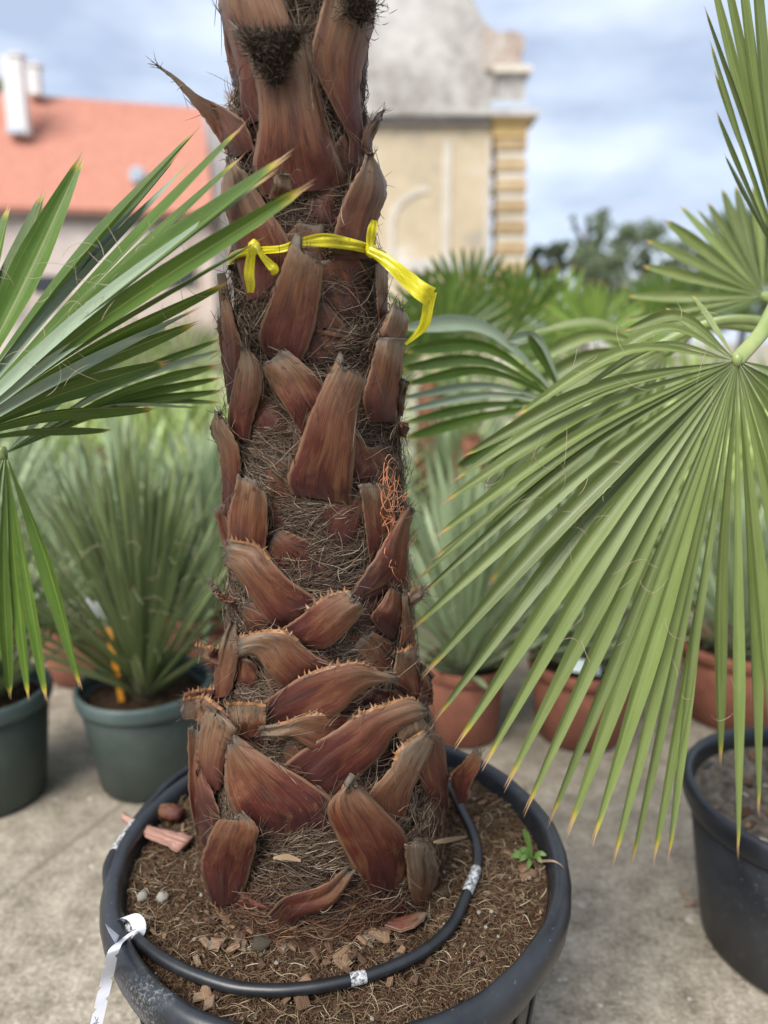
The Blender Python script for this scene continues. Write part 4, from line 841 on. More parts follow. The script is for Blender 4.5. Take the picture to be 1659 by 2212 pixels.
        i0, i1 = int(v0 * (len(E) - 1)), int(v1 * (len(E) - 1)) + 1; k0 = len(Vs); C = E[i0:i1]
        if len(C) > 3:
            D = C - In[i0:i1]; D /= np.linalg.norm(D, axis=1)[:, None] + 1e-9
            for p, dd_, nn in zip(C, D, N_[i0:i1, nu // 2] if side != 'T' else N_[-1, i0:i1]): Vs += [p - dd_ * .003 + nn * .0006, p + dd_ * .0008 + nn * .0004, p + dd_ * .0004 - nn * .002, p - dd_ * .003 - nn * .002]
            m = len(C)
            for j in range(m - 1):
                for i in range(4): Fs.append((k0 + j * 4 + i, k0 + j * 4 + (i + 1) % 4, k0 + (j + 1) * 4 + (i + 1) % 4, k0 + (j + 1) * 4 + i))
        link('thorn_margin', mesh('thorns', Vs, Fs, False), 'spine', o)
    return o
LB = leaf_base
def leaf_bases():
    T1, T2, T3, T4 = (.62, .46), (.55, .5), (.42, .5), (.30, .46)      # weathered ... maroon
    # top
    LB('A', [(1100, 900, 1180, 880, 2), (1100, 760, 1185, 760, 4), (1040, 640, 1170, 640, 8), (940, 450, 1165, 480, 12), (890, 300, 1190, 330, 16), (920, 150, 1225, 200, 20), (965, -20, 1250, 50, 22), (980, -260, 1250, -260, 26), (1000, -700, 1230, -700, 30)], (.58, .56), fray=.4)
    LB('A', [(520, 700, 620, 660, 3), (505, 560, 620, 520, 6), (500, 440, 640, 420, 10), (455, 240, 800, 250, 14), (405, 80, 760, 110, 18), (390, -60, 700, -60, 20), (400, -300, 660, -300, 26), (420, -700, 640, -700, 30)], (.60, .55), bulge=.012, fray=.4)
    LB('A', [(660, -60, 900, -60, 1), (690, -300, 900, -300, 4), (720, -700, 900, -700, 8)], (.58, .5))
    LB('A', [(640, 1080, 1060, 1040, 3), (590, 930, 1050, 960, 7), (608, 800, 1000, 820, 14), (622, 620, 945, 640, 20), (590, 430, 905, 430, 26), (552, 310, 870, 280, 31), (498, 190, 850, 155, 35)], (.60, .56), bulge=.013, thick=.006, notch=34)
    LB('A', [(1010, 850, 1040, 890, 12), (960, 720, 985, 760, 16), (905, 480, 935, 540, 23), (850, 290, 885, 350, 30), (815, 200, 858, 210, 35), (838, 158, 848, 152, 37)], (.85, .5), bulge=.002, thick=.003, rag=.0, nu=7)
    LB('A', [(450, 880, 570, 830, 4), (375, 750, 520, 690, 14), (300, 640, 410, 600, 20), (195, 520, 265, 525, 24), (118, 428, 165, 440, 26), (40, 366, 52, 362, 28)], (.74, .48), bulge=.002, label='long dry spike standing out from the trunk')
    LB('A', [(1165, 880, 1215, 860, 4), (1185, 730, 1240, 765, 10), (1245, 645, 1273, 690, 14), (1284, 608, 1294, 614, 16)], (.8, .5), bulge=.002)
    LB('A', [(1020, 1440, 1200, 1430, 3), (1030, 1300, 1215, 1330, 8), (1060, 1180, 1255, 1200, 14), (1110, 1050, 1302, 1060, 20), (1165, 940, 1275, 940, 24), (1203, 856, 1224, 850, 26)], (.62, .54), rag=.005)
    LB('A', [(545, 1659, 640, 1640, 3), (505, 1500, 765, 1440, 6), (460, 1290, 742, 1310, 11), (440, 1200, 660, 1180, 15), (400, 1100, 582, 1050, 19), (408, 980, 512, 950, 22), (425, 868, 446, 850, 24)], (.60, .54), rag=.005)
    LB('A', [(660, 1100, 780, 1090, 6), (680, 1040, 782, 1040, 12), (690, 985, 775, 975, 16), (710, 962, 755, 958, 16)], (1, .42), bulge=.004, rag=.05)
    # ribbon level and below
    LB('B', [(1130, 560, 1175, 520, 4), (1115, 400, 1178, 380, 8), (1108, 210, 1182, 215, 13)], (.8, .5), bulge=.003)
    LB('B', [(840, 170, 1010, 170, 3), (860, 140, 1000, 145, 10), (870, 122, 960, 120, 14)], (.95, .3), bulge=.003)
    LB('B', [(505, 730, 680, 770, 3), (475, 610, 737, 640, 9), (525, 460, 777, 470, 15), (580, 300, 802, 310, 21), (625, 170, 812, 240, 26), (655, 85, 806, 208, 29)], (.52, .54), bulge=.012, thick=.007)
    LB('B', [(760, 680, 1040, 690, 2), (770, 600, 1060, 640, 5), (780, 560, 1080, 620, 7)], (.42, .5), bulge=.002)
    LB('B', [(700, 1150, 850, 1060, 3), (620, 1010, 832, 940, 9), (540, 880, 765, 832, 13), (472, 765, 622, 700, 18)], (.47, .54), bulge=.008)
    LB('B', [(280, 900, 310, 890, 3), (245, 650, 290, 650, 8), (230, 530, 258, 500, 11)], (.5, .5), bulge=.002)
    LB('B', [(290, 920, 352, 910, 3), (270, 700, 367, 700, 8), (262, 540, 337, 560, 13), (258, 440, 308, 440, 16), (270, 378, 282, 376, 17)], (.6, .5), bulge=.004, rag=.004)
    LB('B', [(320, 1190, 402, 1190, 3), (303, 1060, 430, 1060, 9), (318, 930, 470, 930, 15), (345, 800, 468, 790, 20), (372, 672, 396, 665, 22)], (.58, .42), bulge=.009, rag=.006)
    LB('B', [(955, 1510, 1035, 1505, 2), (955, 1380, 1118, 1380, 7), (955, 1270, 1070, 1260, 9), (960, 1130, 996, 1130, 10)], (.28, .5), bulge=.006, rag=.0)
    LB('B', [(658, 1490, 962, 1545, 3), (636, 1395, 966, 1430, 11), (700, 1230, 982, 1240, 20), (745, 1080, 988, 1090, 26), (800, 950, 1012, 960, 31), (858, 825, 1042, 880, 35), (905, 737, 1040, 838, 38)], (.47, .56), bulge=.013, thick=.007, label='broad wedge-shaped leaf base, maroon below and brown above')
    LB('B', [(1080, 1090, 1215, 1090, 3), (1050, 960, 1226, 980, 9), (1090, 800, 1247, 820, 17), (1110, 700, 1257, 720, 22), (1130, 620, 1272, 628, 26)], (.56, .56), bulge=.008, thick=.006, rag=.012)
    LB('B', [(1128, 640, 1270, 650, 20), (1132, 607, 1270, 612, 23), (1165, 530, 1287, 530, 25), (1203, 437, 1270, 470, 26)], (.72, .52), bulge=.006, thick=.006)
    LB('B', [(265, 1620, 332, 1610, 3), (262, 1400, 352, 1400, 8), (245, 1240, 352, 1260, 14), (198, 1130, 292, 1120, 20), (225, 1035, 247, 1035, 22)], (.6, .46), bulge=.005)
    LB('B', [(1235, 1160, 1275, 1180, 4), (1230, 1110, 1295, 1130, 14), (1245, 1095, 1290, 1105, 16)], (.2, .5), bulge=.002)
    LB('B', [(1225, 1050, 1260, 1060, 4), (1235, 930, 1280, 930, 10), (1245, 850, 1300, 870, 15)], (.75, .3), bulge=.003)
    LB('C', [(300, 500, 480, 490, 3), (300, 370, 490, 400, 9), (305, 220, 502, 250, 15), (335, 90, 498, 120, 20), (352, 0, 490, 70, 23)], (.46, .5), bulge=.011)
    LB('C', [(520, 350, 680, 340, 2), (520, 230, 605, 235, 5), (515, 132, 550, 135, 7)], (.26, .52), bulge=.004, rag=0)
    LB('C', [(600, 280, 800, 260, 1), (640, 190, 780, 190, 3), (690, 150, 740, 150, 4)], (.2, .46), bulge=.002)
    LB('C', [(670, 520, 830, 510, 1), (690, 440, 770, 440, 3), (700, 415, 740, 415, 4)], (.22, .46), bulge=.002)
    LB('C', [(1085, 500, 1160, 480, 3), (1060, 300, 1192, 320, 9), (1040, 150, 1182, 160, 14), (1023, 62, 1166, 52, 19)], (.5, .5), bulge=.009, thick=.008)
    # mid trunk, criss-crossing saw-edged bases
    LB('C', [(975, 670, 1060, 690, 3), (1060, 540, 1232, 632, 10), (1130, 440, 1277, 560, 16), (1180, 340, 1287, 400, 19), (1240, 240, 1302, 262, 22), (1288, 168, 1325, 195, 24)], (.36, .5), bulge=.010)
    LB('C', [(600, 850, 800, 725, 3), (520, 805, 745, 672, 10), (440, 695, 640, 602, 17), (370, 592, 540, 500, 22), (312, 515, 452, 402, 25), (272, 492, 288, 362, 27)], (.47, .54), ('R', .66, .99), bulge=.010, thick=.006)
    LB('C', [(1190, 910, 1232, 890, 3), (1095, 795, 1252, 805, 9), (1150, 700, 1264, 732, 13), (1193, 620, 1228, 625, 17)], (.30, .5), bulge=.008)
    LB('C', [(565, 875, 720, 955, 3), (680, 802, 832, 948, 11), (790, 712, 940, 862, 18), (900, 657, 1012, 782, 22), (965, 648, 1054, 742, 25)], (.50, .54), ('L', .5, 1), bulge=.009, thick=.006)
    LB('C', [(1215, 1070, 1330, 965, 3), (1250, 900, 1328, 880, 9), (1255, 760, 1304, 760, 14), (1265, 658, 1292, 648, 17)], (.6, .54), bulge=.005)
    LB('C', [(1260, 770, 1296, 790, 5), (1285, 690, 1300, 740, 14), (1300, 648, 1335, 712, 20), (1366, 612, 1368, 690, 24)], (.72, .48), ('L', .4, 1), bulge=.002, rag=.01)
    LB('C', [(215, 1240, 300, 1220, 3), (228, 1060, 347, 1005, 9), (268, 900, 347, 912, 15), (308, 818, 338, 814, 19)], (.78, .48), bulge=.006)
    LB('C', [(270, 690, 330, 700, 4), (245, 650, 262, 690, 14), (195, 590, 225, 650, 22)], (.75, .42), ('R', .5, 1), bulge=.002)
    LB('C', [(620, 1205, 905, 1065, 3), (582, 1152, 795, 1022, 10), (512, 1072, 702, 952, 17), (460, 1003, 622, 882, 22), (402, 988, 502, 868, 25), (350, 1005, 343, 902, 28)], (.66, .52), ('R', .5, 1), bulge=.010, thick=.006)
    LB('C', [(260, 1050, 255, 965, 6), (195, 1042, 208, 958, 18), (150, 1010, 160, 945, 22), (122, 985, 114, 940, 24)], (.70, .46), ('R', .2, 1), bulge=.003)
    LB('C', [(300, 1200, 430, 1200, 2), (270, 1120, 450, 1120, 5), (290, 1040, 440, 1050, 8), (330, 1010, 400, 1015, 9)], (.40, .48), bulge=.005)
    LB('C', [(980, 1330, 1200, 1310, 2), (1040, 1230, 1260, 1260, 4), (1090, 1180, 1240, 1190, 6)], (.16, .45), bulge=.005)
    LB('C', [(920, 960, 990, 970, 2), (940, 910, 1020, 910, 4), (970, 870, 1010, 870, 5)], (.24, .5), bulge=.003)
    LB('C', [(1250, 1200, 1372, 1240, 3), (1218, 1125, 1352, 1085, 11), (1232, 1005, 1337, 1000, 16), (1240, 975, 1328, 942, 18)], (.72, .52), ('T', 0, 1), bulge=.006)
    LB('C', [(475, 1275, 590, 1395, 3), (600, 1190, 742, 1372, 11), (740, 1110, 902, 1302, 18), (870, 1070, 1002, 1212, 22), (1010, 1045, 1082, 1162, 25), (1120, 1082, 1162, 1148, 27), (1205, 1100, 1222, 1152, 27)], (.52, .54), ('L', .36, .86), bulge=.011, thick=.007, label='tan leaf base with a saw edge of orange thorns')
    LB('C', [(240, 1310, 240, 1180, 4), (140, 1262, 132, 1190, 14), (60, 1250, 50, 1210, 20)], (.34, .42), ('R', .2, 1), bulge=.002)
    LB('C', [(330, 1480, 492, 1430, 6), (320, 1380, 492, 1340, 12), (298, 1258, 492, 1268, 17)], (.70, .52), ('T', 0, 1), bulge=.006)
    LB('C', [(270, 1450, 305, 1345, 4), (165, 1410, 235, 1285, 14), (110, 1352, 150, 1232, 21), (48, 1352, 38, 1248, 26)], (.66, .50), ('R', .25, 1), bulge=.004)
    LB('C', [(880, 1470, 1010, 1345, 4), (765, 1505, 885, 1332, 11), (652, 1445, 742, 1330, 17), (572, 1445, 602, 1370, 22), (478, 1445, 480, 1392, 25)], (.72, .50), ('R', .22, .82), bulge=.008)
    LB('C', [(600, 1520, 760, 1540, 2), (560, 1470, 700, 1480, 4), (600, 1450, 660, 1450, 5)], (.3, .5))
    LB('C', [(1335, 1280, 1425, 1270, 4), (1370, 1140, 1428, 1185, 13), (1358, 1068, 1392, 1080, 16)], (.6, .48), bulge=.004)
    LB('C', [(615, 1610, 885, 1790, 3), (760, 1502, 1022, 1645, 11), (900, 1420, 1132, 1545, 18), (1020, 1332, 1202, 1432, 23), (1140, 1282, 1262, 1392, 26), (1290, 1236, 1352, 1352, 29), (1372, 1268, 1395, 1325, 29)], (.50, .56), ('L', .5, .98), bulge=.012, thick=.007, label='largest crossing leaf base, glossy brown with an orange saw edge')
    # foot of the trunk
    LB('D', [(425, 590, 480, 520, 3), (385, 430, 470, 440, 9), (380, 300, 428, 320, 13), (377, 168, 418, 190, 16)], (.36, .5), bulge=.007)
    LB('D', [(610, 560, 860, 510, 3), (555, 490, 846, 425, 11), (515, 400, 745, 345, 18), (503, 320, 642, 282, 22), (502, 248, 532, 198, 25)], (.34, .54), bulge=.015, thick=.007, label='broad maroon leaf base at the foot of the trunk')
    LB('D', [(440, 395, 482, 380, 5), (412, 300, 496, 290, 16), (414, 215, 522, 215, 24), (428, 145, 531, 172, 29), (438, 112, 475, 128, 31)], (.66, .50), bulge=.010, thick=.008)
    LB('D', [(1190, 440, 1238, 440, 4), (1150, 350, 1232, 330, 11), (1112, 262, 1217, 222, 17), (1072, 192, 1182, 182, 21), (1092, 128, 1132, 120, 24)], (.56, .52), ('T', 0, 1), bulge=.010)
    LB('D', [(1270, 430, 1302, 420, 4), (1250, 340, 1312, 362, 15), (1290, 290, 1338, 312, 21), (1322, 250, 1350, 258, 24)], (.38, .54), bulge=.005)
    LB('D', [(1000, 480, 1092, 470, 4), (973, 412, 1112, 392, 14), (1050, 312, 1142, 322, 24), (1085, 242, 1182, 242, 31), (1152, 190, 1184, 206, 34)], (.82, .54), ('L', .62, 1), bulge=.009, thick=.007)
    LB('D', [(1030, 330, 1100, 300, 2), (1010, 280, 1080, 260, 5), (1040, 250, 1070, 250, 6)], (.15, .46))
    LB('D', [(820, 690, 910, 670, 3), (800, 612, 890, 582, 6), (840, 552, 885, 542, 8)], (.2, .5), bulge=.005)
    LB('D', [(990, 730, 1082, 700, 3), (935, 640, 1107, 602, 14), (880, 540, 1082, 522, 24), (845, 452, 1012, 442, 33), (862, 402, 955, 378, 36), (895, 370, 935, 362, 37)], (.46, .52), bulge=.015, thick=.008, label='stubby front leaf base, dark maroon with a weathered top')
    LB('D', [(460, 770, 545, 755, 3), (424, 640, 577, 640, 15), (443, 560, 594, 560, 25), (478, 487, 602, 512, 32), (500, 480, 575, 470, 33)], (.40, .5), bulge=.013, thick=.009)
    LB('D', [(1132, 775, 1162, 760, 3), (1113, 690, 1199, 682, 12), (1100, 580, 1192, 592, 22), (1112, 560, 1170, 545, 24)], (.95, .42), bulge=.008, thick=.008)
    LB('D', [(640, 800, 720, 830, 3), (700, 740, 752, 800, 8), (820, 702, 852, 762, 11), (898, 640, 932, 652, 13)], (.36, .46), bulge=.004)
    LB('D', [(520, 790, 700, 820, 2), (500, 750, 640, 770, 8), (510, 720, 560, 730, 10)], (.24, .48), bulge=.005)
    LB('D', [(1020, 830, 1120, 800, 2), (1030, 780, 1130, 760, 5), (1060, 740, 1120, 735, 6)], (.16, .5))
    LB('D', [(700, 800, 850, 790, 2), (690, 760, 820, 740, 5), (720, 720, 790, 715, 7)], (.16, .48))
    # older, lower layer of bases showing between the upper ones, half buried in fibre
    r = random.Random(23)
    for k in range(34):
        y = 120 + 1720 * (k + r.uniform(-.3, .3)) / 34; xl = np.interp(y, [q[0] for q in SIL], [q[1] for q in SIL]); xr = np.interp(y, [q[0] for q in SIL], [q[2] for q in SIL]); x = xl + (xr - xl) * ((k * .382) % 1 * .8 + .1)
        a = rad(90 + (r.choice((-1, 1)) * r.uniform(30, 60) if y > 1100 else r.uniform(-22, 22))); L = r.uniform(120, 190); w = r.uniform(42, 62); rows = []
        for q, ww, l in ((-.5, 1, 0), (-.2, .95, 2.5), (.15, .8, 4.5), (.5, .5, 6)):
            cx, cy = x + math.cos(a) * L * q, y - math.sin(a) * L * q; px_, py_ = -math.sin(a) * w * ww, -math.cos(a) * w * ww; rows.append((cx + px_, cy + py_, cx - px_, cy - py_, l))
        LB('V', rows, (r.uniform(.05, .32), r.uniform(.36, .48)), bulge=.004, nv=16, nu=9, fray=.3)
    # sides and back, out of this view but seen from a step aside
    r = random.Random(17)
    for k in range(22):
        z = .55 + (k % 11) * .125 + r.uniform(-.03, .03); a0 = rad(r.choice((20, 55, 90, 125, 160)) + r.uniform(-15, 15)); nu, nv = 7, 12; V, uv = [], []
        h = r.uniform(.13, .2); w0 = r.uniform(.4, .6)
        for j in range(nv):
            s = j / (nv - 1); zz = z + h * s; R = float(TR(zz)); 
            for i in range(nu): u = i / (nu - 1) * 2 - 1; a = a0 + u * w0 * (1 - .6 * s) + .3 * s * (1 if k % 2 else -1); q = R + .002 + .018 * s + .008 * (1 - u * u); V.append((float(TX(zz)) + q * math.cos(a), TY + q * math.sin(a), zz)); uv.append((u / 2 + .5, s))
        o = child('leaf_base', mesh('leaf_base', V, grid_faces(nu, nv), True, uv), 'leaf_base', PALM); o.color = (r.uniform(.35, .65), .52, 0, 1)
leaf_bases()
def polar(th, z, lift): R = TR(z) + lift; return np.stack([TX(z) + R * np.cos(th), TY + R * np.sin(th), z], -1)
def fibres():
    def lay(n, zlo, zhi, ang, angsd, L0, L1, l0, l1, rad_, seed, tlo, thi, mat, name, curve=.5, front=.8, arch=.006, k=9):
        r = np.random.default_rng(seed); th = np.where(r.random(n) < front, r.uniform(math.pi * 1.0, math.pi * 2.0, n), r.uniform(0, math.pi, n)); z = r.uniform(zlo, zhi, n)
        a = np.where(r.random(n) < .5, 1, -1) * np.abs(r.normal(ang, angsd, n)); L = r.uniform(L0, L1, n); cu = r.normal(0, curve, n); l = r.uniform(l0, l1, n); P = np.zeros((n, k, 3)); ar = np.abs(r.normal(0, arch, n)); wv = r.uniform(0, 6, n)
        for j in range(k):
            s = j / (k - 1); P[:, j] = polar(th, z, l + ar * math.sin(math.pi * s) + .0008 * np.sin(wv + j * 2.1)); an = a + cu * (s - .5) + .25 * np.sin(wv + j * 1.3); st = L / k; th = th + np.cos(an) * st / TR(z); z = np.clip(z + np.sin(an) * st, .45, 1.95)
        tag(child(name, tubes(P, rad_, 3, np.clip(r.normal((tlo + thi) / 2, (thi - tlo) / 3, n), 0, 1)), mat, PALM), kind='stuff')
    lay(16000, .47, 1.92, .35, .22, .03, .11, -.003, .003, .00042, 1, .05, .75, 'fibre', 'fibre_mat', .5, .84, .002)
    lay(7500, .5, 1.92, .3, .3, .05, .14, .000, .005, .00036, 2, .3, .98, 'fibre', 'fibre_mat', 1.0, .85, .004)
    lay(1500, .5, 1.9, 1.2, .3, .04, .12, .000, .005, .0005, 3, .1, .8, 'fibre', 'fibre_mat', 1.0, .85, .004)
    lay(3200, .45, .58, .5, .7, .03, .10, .000, .009, .00042, 4, .1, .95, 'fibre_red', 'fibre_mat', 1.6, .85, .004)
    # fibre caught along the margins and cut ends of the leaf bases
    r = np.random.default_rng(8); P, rr, tn = [], [], []
    for (E0, E1, Tp, fray, Nn) in EDGES:
        for E in (E0, E1):
            ln = np.linalg.norm(E[-1] - E[0])
            for q in range(int(34 * fray * ln / .12) + 4):
                i = r.integers(0, len(E) - 4)
                if (E[i][1] - TY) / (np.hypot(E[i][0] - TX(E[i][2]), E[i][1] - TY) + 1e-6) > -.35 and r.random() < .8: continue
                d = E[min(len(E) - 1, i + 3)] - E[i]; d /= np.linalg.norm(d) + 1e-9; d = d * r.choice((-1, 1)) + r.normal(size=3) * .35; d /= np.linalg.norm(d); L = r.uniform(.012, .045) * (.5 if (E[i][1] - TY) / (np.hypot(E[i][0] - TX(E[i][2]), E[i][1] - TY) + 1e-6) > -.35 else 1); cu = r.normal(size=3) * .7
                s = np.linspace(0, 1, 8)[:, None]; p = E[i] - Nn[i] * r.uniform(.001, .005) + d * L * s + cu * L * .35 * s * s; P.append(p); rr.append(r.uniform(.00025, .0005)); tn.append(np.clip(r.normal(.5, .25), 0, 1))
        up = (Tp.mean(0) - (E0[-5] + E1[-5]) / 2); up /= np.linalg.norm(up) + 1e-9
        for q in range(int(60 * fray)):
            u = r.random() * (len(Tp) - 1); i = int(u)
            if (Tp[i][1] - TY) / (np.hypot(Tp[i][0] - TX(Tp[i][2]), Tp[i][1] - TY) + 1e-6) > -.3 and r.random() < .6: continue
            p0 = Tp[i] * (1 - u + i) + Tp[min(i + 1, len(Tp) - 1)] * (u - i) - Nn[-1] * r.uniform(.0, .005) - up * .003; L = r.uniform(.004, .013); d = up + r.normal(size=3) * .5; s = np.linspace(0, 1, 8)[:, None]
            P.append(p0 + d * L * s + r.normal(size=3) * L * .3 * s * s); rr.append(r.uniform(.0002, .00045)); tn.append(np.clip(r.normal(.35, .25), 0, 1))
    tag(child('margin_fibre', tubes(np.array(P), np.array(rr), 3, tn), 'fibre', PALM), kind='stuff')
    # tangles in particular places: (x, y, spread px, count, lift, length)
    P, rr, tn = [], [], []
    for (x, y, sx, sy, n, lift, L0, L1, flow) in ((535, 480, 20, 90, 110, .012, .02, .05, 90), (500, 640, 16, 60, 120, .016, .02, .06, 65), (565, 690, 18, 40, 130, .02, .02, .05, 60), (520, 730, 25, 30, 120, .02, .02, .05, 110), (760, 755, 30, 20, 120, .02, .02, .05, 20), (540, 950, 26, 40, 160, .014, .03, .06, 30), (600, 990, 50, 26, 170, .012, .03, .08, 150), (480, 970, 14, 80, 90, .01, .02, .05, 80), (560, 1050, 50, 20, 180, .018, .04, .09, 145), (700, 1095, 80, 14, 220, .014, .05, .10, 178), (860, 1030, 20, 60, 130, .014, .02, .06, 90), (700, 1190, 70, 30, 200, .010, .05, .10, 170), (690, 1265, 60, 18, 150, .014, .04, .09, 15), (510, 1310, 24, 40, 150, .010, .02, .06, 70), (540, 1490, 40, 22, 140, .010, .03, .06, 20), (790, 1400, 40, 26, 160, .009, .03, .07, 160), (690, 460, 60, 40, 180, .012, .03, .08, 25), (650, 400, 60, 14, 110, .014, .03, .07, 15), (750, 270, 14, 70, 110, .012, .02, .06, 120), (520, 250, 16, 60, 150, .010, .02, .06, 75), (650, 90, 20, 60, 120, .01, .02, .06, 60), (770, 30, 28, 36, 200, .03, .01, .04, 80), (485, 240, 22, 20, 90, .02, .02, .04, 10), (590, 1795, 60, 30, 260, .02, .03, .08, 10), (620, 1850, 60, 40, 420, .03, .03, .08, 15), (520, 1960, 60, 30, 160, .02, .03, .07, 20), (880, 1750, 40, 60, 260, .02, .03, .08, 70), (940, 1820, 40, 60, 420, .035, .03, .08, 60), (870, 1900, 50, 60, 300, .025, .03, .08, 30), (440, 1800, 24, 60, 220, .02, .03, .07, 60), (400, 1850, 30, 40, 260, .04, .03, .08, 80), (600, 1610, 30, 20, 90, .01, .02, .05, 60), (490, 1700, 14, 60, 90, .018, .02, .05, 80)):
        lift *= .62
        for q in range(n):
            px, py = r.normal(x, sx), r.normal(y, sy * .6); p0 = hit(px, py, lift * r.random(), 0); a = rad(flow) + r.normal(0, .55); L = r.uniform(L0, L1); cu = r.normal(0, 1.3); pts = [p0]
            cx, cy = px, py
            for j in range(8):
                an = a + cu * (j / 8 - .5); cx += math.cos(an) * L * 1700 / 9; cy -= math.sin(an) * L * 1700 / 9; pts.append(hit(cx, cy, lift * (.3 + .7 * math.sin(math.pi * (j + 1) / 9)) * r.uniform(.8, 1.1), 0))
            P.append(np.array(pts)); rr.append(r.uniform(.00025, .00045)); tn.append(np.clip(r.normal(.55, .25), 0, 1))
    P = np.array(P); bad = np.linalg.norm(np.diff(P, axis=1), axis=2).max(1) > .03; bad |= (np.hypot(P[..., 0] - TX(P[..., 2]), P[..., 1] - TY) - TR(P[..., 2])).max(1) > .022; P = P[~bad]
    tag(child('fibre_tangle', tubes(P, np.array(rr)[~bad], 3, np.array(tn)[~bad]), 'fibre', PALM), kind='stuff')
    # dark felt in the notch of the top leaf base and in the crown
    P, tn = [], []
    for q in range(5200):
        u, v = r.random(2); xl, xr = 495 + 215 * v, 848 - 120 * v; x = xl + (xr - xl) * u; ytop = 175 + 95 * math.sin(math.pi * u) ** .6; ybot = 200 + 270 * math.sin(math.pi * u) ** 1.2; y = ytop + (ybot - ytop) * r.random()
        p0 = hit(*cv('A', x, y), .060 - .012 * (y - 170) / 280, 0); d = r.normal(size=3) * .8 + np.array([0, -.5, .35]) + (np.array([-.9, 0, .5]) if u < .18 else 0); L = r.uniform(.003, .008); s = np.linspace(0, 1, 4)[:, None]; P.append(p0 + d * L * s + r.normal(size=3) * L * .4 * s * s); tn.append(np.clip(r.normal(.45, .3) + (.25 if u < .15 else 0), 0, 1))
    for q in range(900):
        x, y = r.normal(1165, 42), r.normal(35, 45); p0 = hit(*cv('A', x, y), .042, 0); d = r.normal(size=3) + np.array([0, -.4, .2]); L = r.uniform(.004, .010); s = np.linspace(0, 1, 4)[:, None]; P.append(p0 + d * L * s + r.normal(size=3) * L * .4 * s * s); tn.append(np.clip(r.normal(.45, .3), 0, 1))
    tag(child('torn_felt', tubes(np.array(P), .00045, 3, tn), 'felt', PALM), kind='stuff')
    # hair spilling from the foot on to the soil
    n = 2000; a = r.uniform(math.pi * .9, math.pi * 2.1, n); k = 9; P = np.zeros((n, k, 3)); R0 = r.uniform(.10, .135, n); rad_dir = r.uniform(.01, .05, n); z = r.uniform(.47, .492, n); sw = r.normal(0, .9, n); cu = r.normal(0, 1.5, n); L = r.uniform(.03, .09, n)
    x = -.083 + R0 * np.cos(a); y = TY + R0 * np.sin(a); an = a + np.where(r.random(n) < .5, 1, -1) * r.uniform(.4, 1.5, n)
    for j in range(k):
        d = np.hypot(x - PX, y - PYc); zs = SZ + .028 * np.maximum(0, 1 - d / .26) + .005; P[:, j] = np.stack([x, y, np.maximum(z, zs)], 1); a2 = an + cu * (j / k - .4); x = x + np.cos(a2) * L / k; y = y + np.sin(a2) * L / k; z = z - L * .09 * (j / k) * 2 + .002 * np.sin(j * 1.7 + sw * 4)
    tag(child('fibre_tangle', tubes(P, .0004, 3, np.clip(r.normal(.5, .25, n), 0, 1)), 'fibre_red', PALM), kind='stuff')
fibres()

# ------------------------------------------------------------------ things on and around the palm
def ribbon():
    t = empty('yellow_ribbon', hit(800, 535, .04)); tag(t, 'yellow plastic ribbon tied round the palm trunk with loose ends', 'ribbon')
    def s(nm, rows, **k): return child(nm, strip_px(rows, **k), 'yellow_film', t)
    s('band', [(492, 565, 9, None, .012), (515, 548, 9, None, .020), (560, 541, 8, None, .024), (610, 537, 8, None, .03), (650, 523, 9, None, .036), (700, 519, 15, None, .034), (750, 526, 13, None, .030), (790, 536, 11, None, .026), (812, 548, 10, None, .024)], n=80, seed=1, wob=.0019)
    z = float(hit(800, 540, .02)[2]); zl = float(hit(500, 560, .02)[2]); A = np.linspace(rad(-38), rad(215), 50); V = []
    for i, a in enumerate(A):
        q = i / 49; zz = z * (1 - q) + zl * q; R = float(TR(zz)) + .016
        for w in (-.005, .005): V.append((float(TX(zz)) + R * math.cos(a), TY + R * math.sin(a), zz + w))
    child('band', mesh('band_back', V, grid_faces(2, 50)), 'yellow_film', t)
    s('loose_end', [(801, 545, 9, .90, 0), (800, 520, 9, .898, 0), (804, 495, 10, .895, 0), (809, 476, 6, .892, 0)], n=20, seed=2)
    s('loose_end', [(795, 540, 8, .895, 0), (830, 560, 13, .885, 0), (870, 594, 17, .88, 0), (905, 625, 20, .875, 0), (930, 641, 22, .88, 0)], n=30, seed=3, wob=.0022)
    s('loose_end', [(930, 630, 14, .882, 0), (925, 660, 12, .886, 0), (917, 700, 11, .892, 0), (900, 722, 7, .90, 0), (876, 744, 3, .905, 0)], n=26, seed=4)
    s('loose_end', [(546, 532, 7, .856, 0), (541, 560, 10, .853, 0), (538, 590, 11, .852, 0), (541, 615, 10, .852, 0), (541, 632, 7, .853, 0)], n=24, seed=5)
    s('loose_end', [(552, 530, 4, .854, 0), (566, 552, 6, .850, 0), (582, 570, 9, .849, 0), (592, 582, 10, .85, 0), (588, 594, 3, .852, 0)], n=24, seed=6)
    V, Fc = lathe([(.001, -.006), (.006, -.003), (.007, 0), (.006, .003), (.001, .006)], 8)
    for (x, y, l) in ((801, 540, .030), (549, 534, .03)):
        p = hit(x, y, l); child('knot', mesh('knot', np.array(V) * (1.1, .9, 1.5) + p, Fc), 'yellow_film', t)
ribbon()
